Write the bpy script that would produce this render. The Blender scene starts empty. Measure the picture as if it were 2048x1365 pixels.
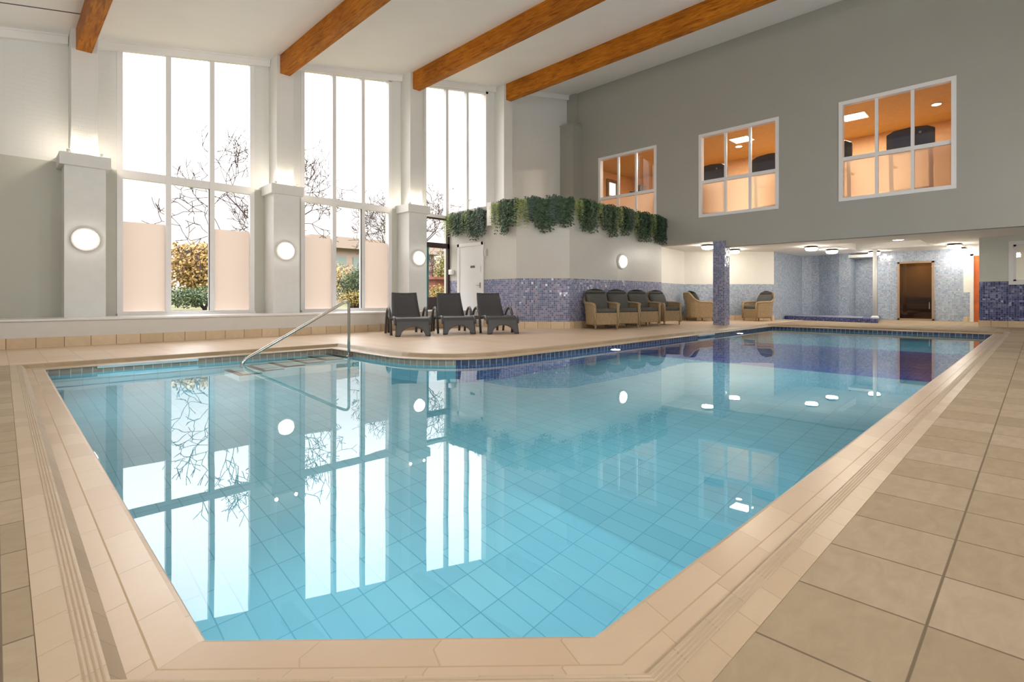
import bpy, bmesh, math, random
from mathutils import Vector, Matrix
from mathutils.geometry import tessellate_polygon
random.seed(7)
PI = math.pi
scn = bpy.context.scene
COL = scn.collection

# ------------------------------------------------------------------ colour / nodes
def lin(c):
    c = c / 255.0
    return c / 12.92 if c <= 0.04045 else ((c + 0.055) / 1.055) ** 2.4
def S(r, g, b): return (lin(r), lin(g), lin(b), 1.0)

def new_mat(name):
    m = bpy.data.materials.new(name); m.use_nodes = True
    nt = m.node_tree; nt.nodes.clear()
    out = nt.nodes.new('ShaderNodeOutputMaterial')
    return m, nt, out
def N(nt, kind, **kw):
    n = nt.nodes.new(kind)
    for k, v in kw.items():
        if k.startswith('i_'): n.inputs[k[2:].replace('_', ' ')].default_value = v
        elif k.startswith('n_'): n.inputs[int(k[2:])].default_value = v
        else: setattr(n, k, v)
    return n
def L(nt, a, b): nt.links.new(a, b)
def ramp(nt, stops, interp='LINEAR'):
    r = N(nt, 'ShaderNodeValToRGB'); cr = r.color_ramp; cr.interpolation = interp
    while len(cr.elements) < len(stops): cr.elements.new(0.5)
    for e, (p, c) in zip(cr.elements, stops): e.position = p; e.color = c
    return r

def plain(name, col, rough=0.6, metal=0.0, var=0.06, scale=8.0, bump=0.0, bscale=60.0, spec=0.5, coord='Object'):
    m, nt, out = new_mat(name)
    b = N(nt, 'ShaderNodeBsdfPrincipled'); b.inputs['Roughness'].default_value = rough
    b.inputs['Metallic'].default_value = metal; b.inputs['Specular IOR Level'].default_value = spec
    tc = N(nt, 'ShaderNodeTexCoord')
    nz = N(nt, 'ShaderNodeTexNoise', i_Scale=scale, i_Detail=3.0); L(nt, tc.outputs[coord], nz.inputs['Vector'])
    lo = tuple(c * (1 - var) for c in col[:3]) + (1,); hi = tuple(min(1, c * (1 + var)) for c in col[:3]) + (1,)
    r = ramp(nt, [(0.3, lo), (0.7, hi)]); L(nt, nz.outputs['Fac'], r.inputs['Fac'])
    L(nt, r.outputs['Color'], b.inputs['Base Color'])
    if bump:
        n2 = N(nt, 'ShaderNodeTexNoise', i_Scale=bscale, i_Detail=4.0); L(nt, tc.outputs[coord], n2.inputs['Vector'])
        bp = N(nt, 'ShaderNodeBump', i_Strength=bump, i_Distance=0.01); L(nt, n2.outputs['Fac'], bp.inputs['Height'])
        L(nt, bp.outputs['Normal'], b.inputs['Normal'])
    L(nt, b.outputs['BSDF'], out.inputs['Surface'])
    return m

def emit(name, col, strength):
    m, nt, out = new_mat(name)
    e = N(nt, 'ShaderNodeEmission'); e.inputs['Color'].default_value = col; e.inputs['Strength'].default_value = strength
    L(nt, e.outputs['Emission'], out.inputs['Surface'])
    return m

def tiles(name, su, sv, grout, gcol, stops, rough=0.35, ou=0.0, ov=0.0, bump=0.25, stone=0.0, stone_scale=7.0, spec=0.5, gv=None, lines='both', interp='CONSTANT', wob=0.0):
    """grid of su x sv tiles in metre UVs, each tile with its own colour from the ramp"""
    m, nt, out = new_mat(name)
    b = N(nt, 'ShaderNodeBsdfPrincipled'); b.inputs['Roughness'].default_value = rough; b.inputs['Specular IOR Level'].default_value = spec
    uv = N(nt, 'ShaderNodeUVMap')
    sep = N(nt, 'ShaderNodeSeparateXYZ'); L(nt, uv.outputs['UV'], sep.inputs['Vector'])
    def axis(sock, s, o):
        a = N(nt, 'ShaderNodeMath', operation='SUBTRACT', n_1=o); L(nt, sock, a.inputs[0])
        d = N(nt, 'ShaderNodeMath', operation='DIVIDE', n_1=s); L(nt, a.outputs[0], d.inputs[0])
        fl = N(nt, 'ShaderNodeMath', operation='FLOOR'); L(nt, d.outputs[0], fl.inputs[0])
        fr = N(nt, 'ShaderNodeMath', operation='FRACT'); L(nt, d.outputs[0], fr.inputs[0])
        c = N(nt, 'ShaderNodeMath', operation='SUBTRACT', n_1=0.5); L(nt, fr.outputs[0], c.inputs[0])
        ab = N(nt, 'ShaderNodeMath', operation='ABSOLUTE'); L(nt, c.outputs[0], ab.inputs[0])
        return fl.outputs[0], ab.outputs[0]
    fu, au = axis(sep.outputs['X'], su, ou); fv, av = axis(sep.outputs['Y'], sv, ov)
    gu = 0.5 - grout / su / 2; gw = 0.5 - (gv if gv else grout) / sv / 2
    def step(sock, edge, soft):
        mr = N(nt, 'ShaderNodeMapRange'); mr.inputs['From Min'].default_value = edge - soft; mr.inputs['From Max'].default_value = edge + soft
        L(nt, sock, mr.inputs['Value']); return mr.outputs['Result']
    g1 = step(au, gu, 0.15 * grout / su); g2 = step(av, gw, 0.15 * grout / sv)
    mx = N(nt, 'ShaderNodeMath', operation='MAXIMUM')
    if lines in ('both', 'u'): L(nt, g1, mx.inputs[0])
    else: mx.inputs[0].default_value = 0
    if lines in ('both', 'v'): L(nt, g2, mx.inputs[1])
    else: mx.inputs[1].default_value = 0
    cmb = N(nt, 'ShaderNodeCombineXYZ'); L(nt, fu, cmb.inputs['X']); L(nt, fv, cmb.inputs['Y'])
    wn = N(nt, 'ShaderNodeTexWhiteNoise', noise_dimensions='2D'); L(nt, cmb.outputs[0], wn.inputs['Vector'])
    rp = ramp(nt, stops, interp); L(nt, wn.outputs['Value'], rp.inputs['Fac'])
    col = rp.outputs['Color']
    hgt = N(nt, 'ShaderNodeMath', operation='SUBTRACT', n_0=1.0); L(nt, mx.outputs[0], hgt.inputs[1])
    height = hgt.outputs[0]
    if stone:
        tc = N(nt, 'ShaderNodeTexCoord')
        mp = N(nt, 'ShaderNodeMapping'); mp.inputs['Scale'].default_value = (1.0, 2.2, 1.0); mp.inputs['Rotation'].default_value = (0, 0, 0.5)
        L(nt, tc.outputs['Object'], mp.inputs['Vector'])
        nz = N(nt, 'ShaderNodeTexNoise', i_Scale=stone_scale, i_Detail=8.0, i_Roughness=0.65, i_Distortion=0.6); L(nt, mp.outputs[0], nz.inputs['Vector'])
        r2 = ramp(nt, [(0.3, (1 - stone, 1 - stone * 1.1, 1 - stone * 1.25, 1)), (0.7, (1, 1, 1, 1))]); L(nt, nz.outputs['Fac'], r2.inputs['Fac'])
        mu = N(nt, 'ShaderNodeMix', data_type='RGBA', blend_type='MULTIPLY'); mu.inputs['Factor'].default_value = 1
        L(nt, col, mu.inputs[6]); L(nt, r2.outputs['Color'], mu.inputs[7]); col = mu.outputs[2]
        ad = N(nt, 'ShaderNodeMath', operation='MULTIPLY_ADD', n_1=0.5); L(nt, nz.outputs['Fac'], ad.inputs[0]); L(nt, height, ad.inputs[2]); height = ad.outputs[0]
    mix = N(nt, 'ShaderNodeMix', data_type='RGBA'); L(nt, mx.outputs[0], mix.inputs['Factor']); L(nt, col, mix.inputs[6]); mix.inputs[7].default_value = gcol
    L(nt, mix.outputs[2], b.inputs['Base Color'])
    if wob:   # hand-set mosaic: every tile tips its own way
        wc = N(nt, 'ShaderNodeVectorMath', operation='SUBTRACT'); wc.inputs[1].default_value = (0.5, 0.5, 0.5); L(nt, wn.outputs['Color'], wc.inputs[0])
        wsn = N(nt, 'ShaderNodeVectorMath', operation='SCALE'); wsn.inputs['Scale'].default_value = wob; L(nt, wc.outputs[0], wsn.inputs[0])
        ge = N(nt, 'ShaderNodeNewGeometry')
        va = N(nt, 'ShaderNodeVectorMath', operation='ADD'); L(nt, ge.outputs['Normal'], va.inputs[0]); L(nt, wsn.outputs[0], va.inputs[1])
        vn = N(nt, 'ShaderNodeVectorMath', operation='NORMALIZE'); L(nt, va.outputs[0], vn.inputs[0])
        L(nt, vn.outputs[0], b.inputs['Normal'])
    elif bump:
        bp = N(nt, 'ShaderNodeBump', i_Strength=bump, i_Distance=0.004); L(nt, height, bp.inputs['Height']); L(nt, bp.outputs['Normal'], b.inputs['Normal'])
    L(nt, b.outputs['BSDF'], out.inputs['Surface'])
    return m

def glass(name, tint=(1, 1, 1, 1), ior=1.45, rough=0.0):
    """thin pane / still water: mirror by Schlick's law, the rest passes straight through"""
    m, nt, out = new_mat(name)
    ge = N(nt, 'ShaderNodeNewGeometry')
    dt = N(nt, 'ShaderNodeVectorMath', operation='DOT_PRODUCT'); L(nt, ge.outputs['Normal'], dt.inputs[0]); L(nt, ge.outputs['Incoming'], dt.inputs[1])
    ab = N(nt, 'ShaderNodeMath', operation='ABSOLUTE'); L(nt, dt.outputs['Value'], ab.inputs[0])
    om = N(nt, 'ShaderNodeMath', operation='SUBTRACT', n_0=1.0); L(nt, ab.outputs[0], om.inputs[1])
    pw = N(nt, 'ShaderNodeMath', operation='POWER', n_1=5.0); L(nt, om.outputs[0], pw.inputs[0])
    f0 = ((ior - 1) / (ior + 1)) ** 2
    ma = N(nt, 'ShaderNodeMath', operation='MULTIPLY_ADD', n_1=1 - f0, n_2=f0); L(nt, pw.outputs[0], ma.inputs[0])
    tr = N(nt, 'ShaderNodeBsdfTransparent'); tr.inputs['Color'].default_value = tint
    gl = N(nt, 'ShaderNodeBsdfGlossy'); gl.inputs['Roughness'].default_value = rough; gl.inputs['Color'].default_value = (1, 1, 1, 1)
    mx = N(nt, 'ShaderNodeMixShader'); L(nt, ma.outputs[0], mx.inputs['Fac']); L(nt, tr.outputs[0], mx.inputs[1]); L(nt, gl.outputs[0], mx.inputs[2])
    L(nt, mx.outputs[0], out.inputs['Surface'])
    return m, nt, gl, tr

M = {}
def paint(name, rgb, **kw): M[name] = plain(name, S(*rgb), **kw)
paint('white_paint', (228, 228, 224), rough=0.55, var=0.02)
paint('ceiling_paint', (240, 238, 234), rough=0.8, var=0.015, scale=1.5)
paint('grey_paint', (167, 164, 154), rough=0.6, var=0.02, scale=1.2)
paint('low_grey_paint', (195, 194, 182), rough=0.6, var=0.02, scale=1.2)
paint('right_paint', (206, 208, 198), rough=0.6, var=0.02)
paint('box_paint', (200, 197, 189), rough=0.35, var=0.015)
paint('cream_paint', (234, 231, 222), rough=0.5, var=0.015)
paint('ledge_paint', (216, 214, 209), rough=0.45, var=0.02)
paint('frame_white', (234, 232, 231), rough=0.3, var=0.01)
paint('door_white', (236, 234, 232), rough=0.3, var=0.01)
paint('dark_brown_frame', (62, 46, 42), rough=0.35)
paint('teal_frame', (58, 128, 128), rough=0.4)
paint('charcoal_plastic', (66, 65, 66), rough=0.38, var=0.05, bump=0.0)
paint('steel', (205, 202, 196), rough=0.18, metal=1.0, var=0.03)
paint('cushion_grey', (88, 86, 82), rough=0.9, bump=0.3, bscale=400)
paint('sign_dark', (84, 82, 84), rough=0.4)
paint('pot_dark', (52, 56, 78), rough=0.35)
paint('leaf_plant', (54, 66, 62), rough=0.5)
paint('machine_dark', (62, 62, 66), rough=0.35)
paint('machine_light', (150, 148, 146), rough=0.4)
paint('gym_wall', (236, 196, 148), rough=0.7)
paint('gym_ceiling', (206, 176, 112), rough=0.7)
paint('gym_floor', (150, 110, 80), rough=0.6)
paint('sauna_wood', (138, 122, 88), rough=0.5, var=0.2, scale=14)
paint('copper_trim', (168, 140, 116), rough=0.35, metal=0.3)
paint('mat_grey', (110, 106, 100), rough=0.9, bump=0.4, bscale=300)
paint('rim_plastic', (190, 206, 208), rough=0.3)
paint('bark', (44, 32, 28), rough=0.9, var=0.2)
paint('tarmac', (120, 110, 100), rough=0.9)
paint('grass', (84, 84, 44), rough=0.95, var=0.25, scale=3)
paint('building_wall', (140, 126, 114), rough=0.8)
paint('building_glass', (110, 124, 118), rough=0.2)
paint('shed_red', (120, 66, 48), rough=0.8, var=0.1)
paint('sconce_base', (232, 228, 220), rough=0.3)
paint('uplight_body', (224, 220, 212), rough=0.4)
paint('fitting_black', (60, 52, 46), rough=0.5)
M['diffuser'] = emit('sconce_diffuser', S(255, 249, 240), 9.0)
M['drum_diffuser'] = emit('drum_diffuser', S(255, 246, 232), 60.0)
M['lamp_face'] = emit('underwater_lamp_face', (0.72, 0.86, 1.0, 1), 30.0)
M['gym_panel'] = emit('gym_light_panel', S(255, 232, 196), 16.0)
M['gym_spot'] = emit('gym_downlight', S(255, 226, 184), 20.0)
M['gym_day'] = emit('gym_window_daylight', S(255, 246, 236), 1.4)
M['uplight_face'] = emit('uplight_face', S(255, 240, 220), 6.0)

def leaf_mat(name, a, b_):
    m, nt, out = new_mat(name)
    b = N(nt, 'ShaderNodeBsdfPrincipled'); b.inputs['Roughness'].default_value = 0.55
    ge = N(nt, 'ShaderNodeNewGeometry')
    r = ramp(nt, [(0.0, a), (1.0, b_)]); L(nt, ge.outputs['Random Per Island'], r.inputs['Fac'])
    L(nt, r.outputs['Color'], b.inputs['Base Color']); L(nt, b.outputs['BSDF'], out.inputs['Surface'])
    M[name] = m
leaf_mat('fern_leaf', S(28, 48, 34), S(70, 100, 66))
leaf_mat('lime_leaf', S(84, 104, 48), S(184, 196, 120))
leaf_mat('sage_leaf', S(42, 64, 58), S(92, 112, 96))
leaf_mat('autumn_leaf', S(124, 100, 54), S(188, 156, 94))
leaf_mat('olive_leaf', S(84, 86, 34), S(150, 134, 64))
leaf_mat('hedge_leaf', S(30, 52, 26), S(78, 98, 50))
leaf_mat('yellow_leaf', S(104, 92, 28), S(160, 140, 62))
leaf_mat('russet_leaf', S(78, 44, 32), S(136, 90, 64))

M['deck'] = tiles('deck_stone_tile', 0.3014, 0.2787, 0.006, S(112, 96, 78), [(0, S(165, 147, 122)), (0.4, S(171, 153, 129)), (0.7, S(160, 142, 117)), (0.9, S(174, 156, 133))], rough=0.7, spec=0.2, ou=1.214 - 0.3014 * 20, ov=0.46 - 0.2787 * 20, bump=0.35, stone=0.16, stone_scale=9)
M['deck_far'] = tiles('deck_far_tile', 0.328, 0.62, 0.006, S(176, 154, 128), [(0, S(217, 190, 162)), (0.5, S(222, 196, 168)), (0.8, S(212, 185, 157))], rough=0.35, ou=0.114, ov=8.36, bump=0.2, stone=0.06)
M['coping'] = tiles('coping_tile', 0.15, 5.0, 0.004, S(168, 146, 116), [(0, S(186, 164, 136)), (0.35, S(191, 170, 143)), (0.7, S(182, 159, 131)), (0.9, S(189, 167, 139))], rough=0.35, ov=-2.5, lines='u', bump=0.2, stone=0.05, stone_scale=14)
M['coping_plain'] = plain('coping_plain', S(186, 165, 138), rough=0.4)
M['coping_groove'] = plain('coping_grout', S(176, 152, 122), rough=0.8)
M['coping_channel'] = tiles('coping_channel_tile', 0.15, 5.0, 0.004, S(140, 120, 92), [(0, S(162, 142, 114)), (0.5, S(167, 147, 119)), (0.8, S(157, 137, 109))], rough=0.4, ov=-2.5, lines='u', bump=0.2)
M['coping_wide'] = tiles('coping_wide_tile', 0.30, 5.0, 0.004, S(172, 150, 120), [(0, S(193, 168, 141)), (0.4, S(197, 174, 147)), (0.75, S(188, 163, 136))], rough=0.3, ov=-2.5, lines='u', bump=0.2, stone=0.04, stone_scale=14)
M['skirt'] = tiles('skirting_tile', 0.3255, 1.0, 0.008, S(110, 92, 68), [(0, S(222, 200, 166)), (0.5, S(228, 206, 173)), (0.8, S(215, 192, 158))], rough=0.4, ou=0.114, ov=-0.5, lines='u', bump=0.3, stone=0.12)
mos = lambda *c: [(i / len(c), S(*k)) for i, k in enumerate(c)]
M['mosaic'] = tiles('blue_mosaic', 0.05, 0.05, 0.006, S(176, 178, 190), mos((112, 118, 152), (136, 140, 168), (100, 110, 146), (150, 148, 176), (118, 130, 160), (160, 148, 170), (108, 108, 148)), rough=0.16, wob=0.16)
M['mosaic_pale'] = tiles('pale_blue_mosaic', 0.05, 0.05, 0.006, S(180, 184, 196), mos((146, 162, 178), (164, 176, 188), (136, 154, 174), (174, 182, 192), (154, 170, 180), (164, 164, 184)), rough=0.2, wob=0.12)
M['mosaic_dark'] = tiles('dark_blue_mosaic', 0.05, 0.05, 0.006, S(128, 132, 162), mos((34, 40, 94), (58, 68, 126), (44, 50, 108), (92, 100, 150), (40, 46, 100), (70, 80, 138)), rough=0.18, wob=0.16)
M['pool_mosaic'] = tiles('pool_wall_mosaic', 0.05, 0.05, 0.006, S(150, 170, 190), mos((36, 60, 120), (56, 90, 154), (44, 72, 136), (84, 120, 174), (40, 66, 128)), rough=0.25, wob=0.1)
M['pool_deep'] = tiles('pool_deep_mosaic', 0.06, 0.06, 0.006, S(70, 110, 170), mos((20, 62, 150), (30, 80, 172), (24, 70, 160), (44, 98, 184)), rough=0.3)
M['pool_floor'] = tiles('pool_floor_tile', 0.122, 0.247, 0.006, S(86, 158, 178), [(0, S(121, 191, 207)), (0.5, S(125, 195, 210)), (0.8, S(117, 187, 204))], rough=0.5, ou=0.001, ov=0.218, bump=0.0)
M['pool_side'] = tiles('pool_side_tile', 0.247, 0.122, 0.005, S(92, 156, 172), [(0, S(128, 198, 212)), (0.5, S(132, 202, 216)), (0.8, S(124, 194, 208))], rough=0.4)
M['pool_teal'] = tiles('pool_teal_tile', 0.122, 0.247, 0.006, S(40, 110, 134), [(0, S(84, 166, 186)), (0.5, S(90, 172, 192)), (0.8, S(78, 158, 180))], rough=0.4, bump=0.0)
M['pool_band'] = tiles('pool_band_tile', 0.1, 0.2, 0.006, S(222, 216, 200), [(0, S(150, 138, 124)), (0.5, S(140, 130, 118)), (0.8, S(158, 146, 130))], rough=0.25, lines='u', ov=-0.1)
M['pool_band_blue'] = tiles('pool_band_blue_tile', 0.1, 0.2, 0.006, S(206, 208, 206), [(0, S(62, 66, 92)), (0.5, S(76, 80, 106)), (0.8, S(54, 60, 86))], rough=0.25, lines='u', ov=-0.1)
M['step_nosing'] = plain('step_nosing', S(44, 46, 44), rough=0.6)
M['step_tread'] = plain('step_tread', S(196, 222, 220), rough=0.5)

def brick_paint():
    m, nt, out = new_mat('white_painted_brick')
    b = N(nt, 'ShaderNodeBsdfPrincipled'); b.inputs['Roughness'].default_value = 0.5; b.inputs['Base Color'].default_value = S(227, 227, 222)
    uv = N(nt, 'ShaderNodeUVMap')
    br = N(nt, 'ShaderNodeTexBrick'); br.inputs['Scale'].default_value = 1.0; br.inputs['Brick Width'].default_value = 0.225; br.inputs['Row Height'].default_value = 0.075
    br.inputs['Mortar Size'].default_value = 0.006; br.inputs['Mortar Smooth'].default_value = 0.6; br.inputs['Color1'].default_value = (1, 1, 1, 1); br.inputs['Color2'].default_value = (.85, .85, .85, 1); br.inputs['Mortar'].default_value = (0, 0, 0, 1)
    L(nt, uv.outputs['UV'], br.inputs['Vector'])
    bp = N(nt, 'ShaderNodeBump', i_Strength=0.35, i_Distance=0.006); L(nt, br.outputs['Color'], bp.inputs['Height']); L(nt, bp.outputs['Normal'], b.inputs['Normal'])
    L(nt, b.outputs['BSDF'], out.inputs['Surface']); return m
M['brick'] = brick_paint()

def timber():
    m, nt, out = new_mat('stained_timber')
    b = N(nt, 'ShaderNodeBsdfPrincipled'); b.inputs['Roughness'].default_value = 0.55; b.inputs['Specular IOR Level'].default_value = 0.2
    tc = N(nt, 'ShaderNodeTexCoord'); mp = N(nt, 'ShaderNodeMapping'); mp.inputs['Scale'].default_value = (9, 0.9, 9); L(nt, tc.outputs['Object'], mp.inputs['Vector'])
    nz = N(nt, 'ShaderNodeTexNoise', i_Scale=2.2, i_Detail=7.0, i_Distortion=1.4); L(nt, mp.outputs[0], nz.inputs['Vector'])
    r = ramp(nt, [(0.25, S(122, 66, 6)), (0.45, S(172, 100, 16)), (0.62, S(196, 122, 30)), (0.8, S(152, 84, 10))]); L(nt, nz.outputs['Fac'], r.inputs['Fac'])
    n2 = N(nt, 'ShaderNodeTexNoise', i_Scale=0.9, i_Detail=3.0); L(nt, tc.outputs['Object'], n2.inputs['Vector'])
    r2 = ramp(nt, [(0.35, (0.72, 0.66, 0.6, 1)), (0.6, (1, 1, 1, 1))]); L(nt, n2.outputs['Fac'], r2.inputs['Fac'])
    mu = N(nt, 'ShaderNodeMix', data_type='RGBA', blend_type='MULTIPLY'); mu.inputs['Factor'].default_value = 1; L(nt, r.outputs['Color'], mu.inputs[6]); L(nt, r2.outputs['Color'], mu.inputs[7])
    L(nt, mu.outputs[2], b.inputs['Base Color'])
    L(nt, b.outputs['BSDF'], out.inputs['Surface']); return m
M['timber'] = timber()
M['orange_wood'] = plain('orange_wood', S(196, 96, 30), rough=0.35, var=0.2, scale=5)

def weave(name, c1, c2, su, sv, rough, bump):
    m, nt, out = new_mat(name)
    b = N(nt, 'ShaderNodeBsdfPrincipled'); b.inputs['Roughness'].default_value = rough
    uv = N(nt, 'ShaderNodeUVMap'); sep = N(nt, 'ShaderNodeSeparateXYZ'); L(nt, uv.outputs['UV'], sep.inputs['Vector'])
    def sn(sock, s):
        a = N(nt, 'ShaderNodeMath', operation='MULTIPLY', n_1=2 * PI / s); L(nt, sock, a.inputs[0])
        q = N(nt, 'ShaderNodeMath', operation='SINE'); L(nt, a.outputs[0], q.inputs[0]); return q.outputs[0]
    pr = N(nt, 'ShaderNodeMath', operation='MULTIPLY'); L(nt, sn(sep.outputs['X'], su), pr.inputs[0]); L(nt, sn(sep.outputs['Y'], sv), pr.inputs[1])
    mr = N(nt, 'ShaderNodeMapRange'); mr.inputs['From Min'].default_value = -1; L(nt, pr.outputs[0], mr.inputs['Value'])
    nz = N(nt, 'ShaderNodeTexNoise', i_Scale=20.0, i_Detail=3.0); L(nt, uv.outputs['UV'], nz.inputs['Vector'])
    ad = N(nt, 'ShaderNodeMath', operation='MULTIPLY_ADD', n_1=0.5); L(nt, nz.outputs['Fac'], ad.inputs[0])
    hf = N(nt, 'ShaderNodeMath', operation='MULTIPLY', n_1=0.5); L(nt, mr.outputs[0], hf.inputs[0]); L(nt, hf.outputs[0], ad.inputs[2])
    r = ramp(nt, [(0.2, c1), (0.75, c2)]); L(nt, ad.outputs[0], r.inputs['Fac']); L(nt, r.outputs['Color'], b.inputs['Base Color'])
    bp = N(nt, 'ShaderNodeBump', i_Strength=bump, i_Distance=0.004); L(nt, mr.outputs[0], bp.inputs['Height']); L(nt, bp.outputs['Normal'], b.inputs['Normal'])
    L(nt, b.outputs['BSDF'], out.inputs['Surface']); return m
M['wicker'] = weave('wicker', S(112, 94, 68), S(186, 160, 122), 0.05, 0.03, 0.55, 0.6)
M['resin_weave'] = weave('resin_weave', S(58, 57, 58), S(76, 75, 76), 0.03, 0.03, 0.36, 0.5)

M['pane'] = glass('window_glass', (0.97, 0.97, 0.97, 1), 1.5)[0]
M['sauna_glass'] = glass('bronze_glass', (0.50, 0.36, 0.22, 1), 1.5)[0]
def water_mat():
    m, nt, out = new_mat('pool_water')
    g = N(nt, 'ShaderNodeBsdfGlass'); g.inputs['IOR'].default_value = 1.34; g.inputs['Roughness'].default_value = 0.0; g.inputs['Color'].default_value = (0.97, 1.0, 1.0, 1)
    tc = N(nt, 'ShaderNodeTexCoord'); nz = N(nt, 'ShaderNodeTexNoise', i_Scale=1.6, i_Detail=2.0); L(nt, tc.outputs['Object'], nz.inputs['Vector'])
    bp = N(nt, 'ShaderNodeBump', i_Strength=0.015, i_Distance=0.05); L(nt, nz.outputs['Fac'], bp.inputs['Height']); L(nt, bp.outputs['Normal'], g.inputs['Normal'])
    L(nt, g.outputs[0], out.inputs['Surface'])
    return m
M['water'] = water_mat()
def frost(name, tcol, dcol, clear):
    m, nt, out = new_mat(name)
    t = N(nt, 'ShaderNodeBsdfTranslucent'); t.inputs['Color'].default_value = tcol
    d = N(nt, 'ShaderNodeBsdfDiffuse'); d.inputs['Color'].default_value = dcol
    a = N(nt, 'ShaderNodeAddShader'); L(nt, t.outputs[0], a.inputs[0]); L(nt, d.outputs[0], a.inputs[1])
    c = N(nt, 'ShaderNodeBsdfTransparent'); mx = N(nt, 'ShaderNodeMixShader', n_0=clear); L(nt, a.outputs[0], mx.inputs[1]); L(nt, c.outputs[0], mx.inputs[2])
    L(nt, mx.outputs[0], out.inputs['Surface']); return m
M['frost'] = frost('frosted_film', (0.275, 0.22, 0.185, 1), (0.12, 0.11, 0.10, 1), 0.0)
M['frost_gym'] = frost('frosted_gym_film', (0.62, 0.52, 0.42, 1), (0.14, 0.12, 0.11, 1), 0.25)

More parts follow.
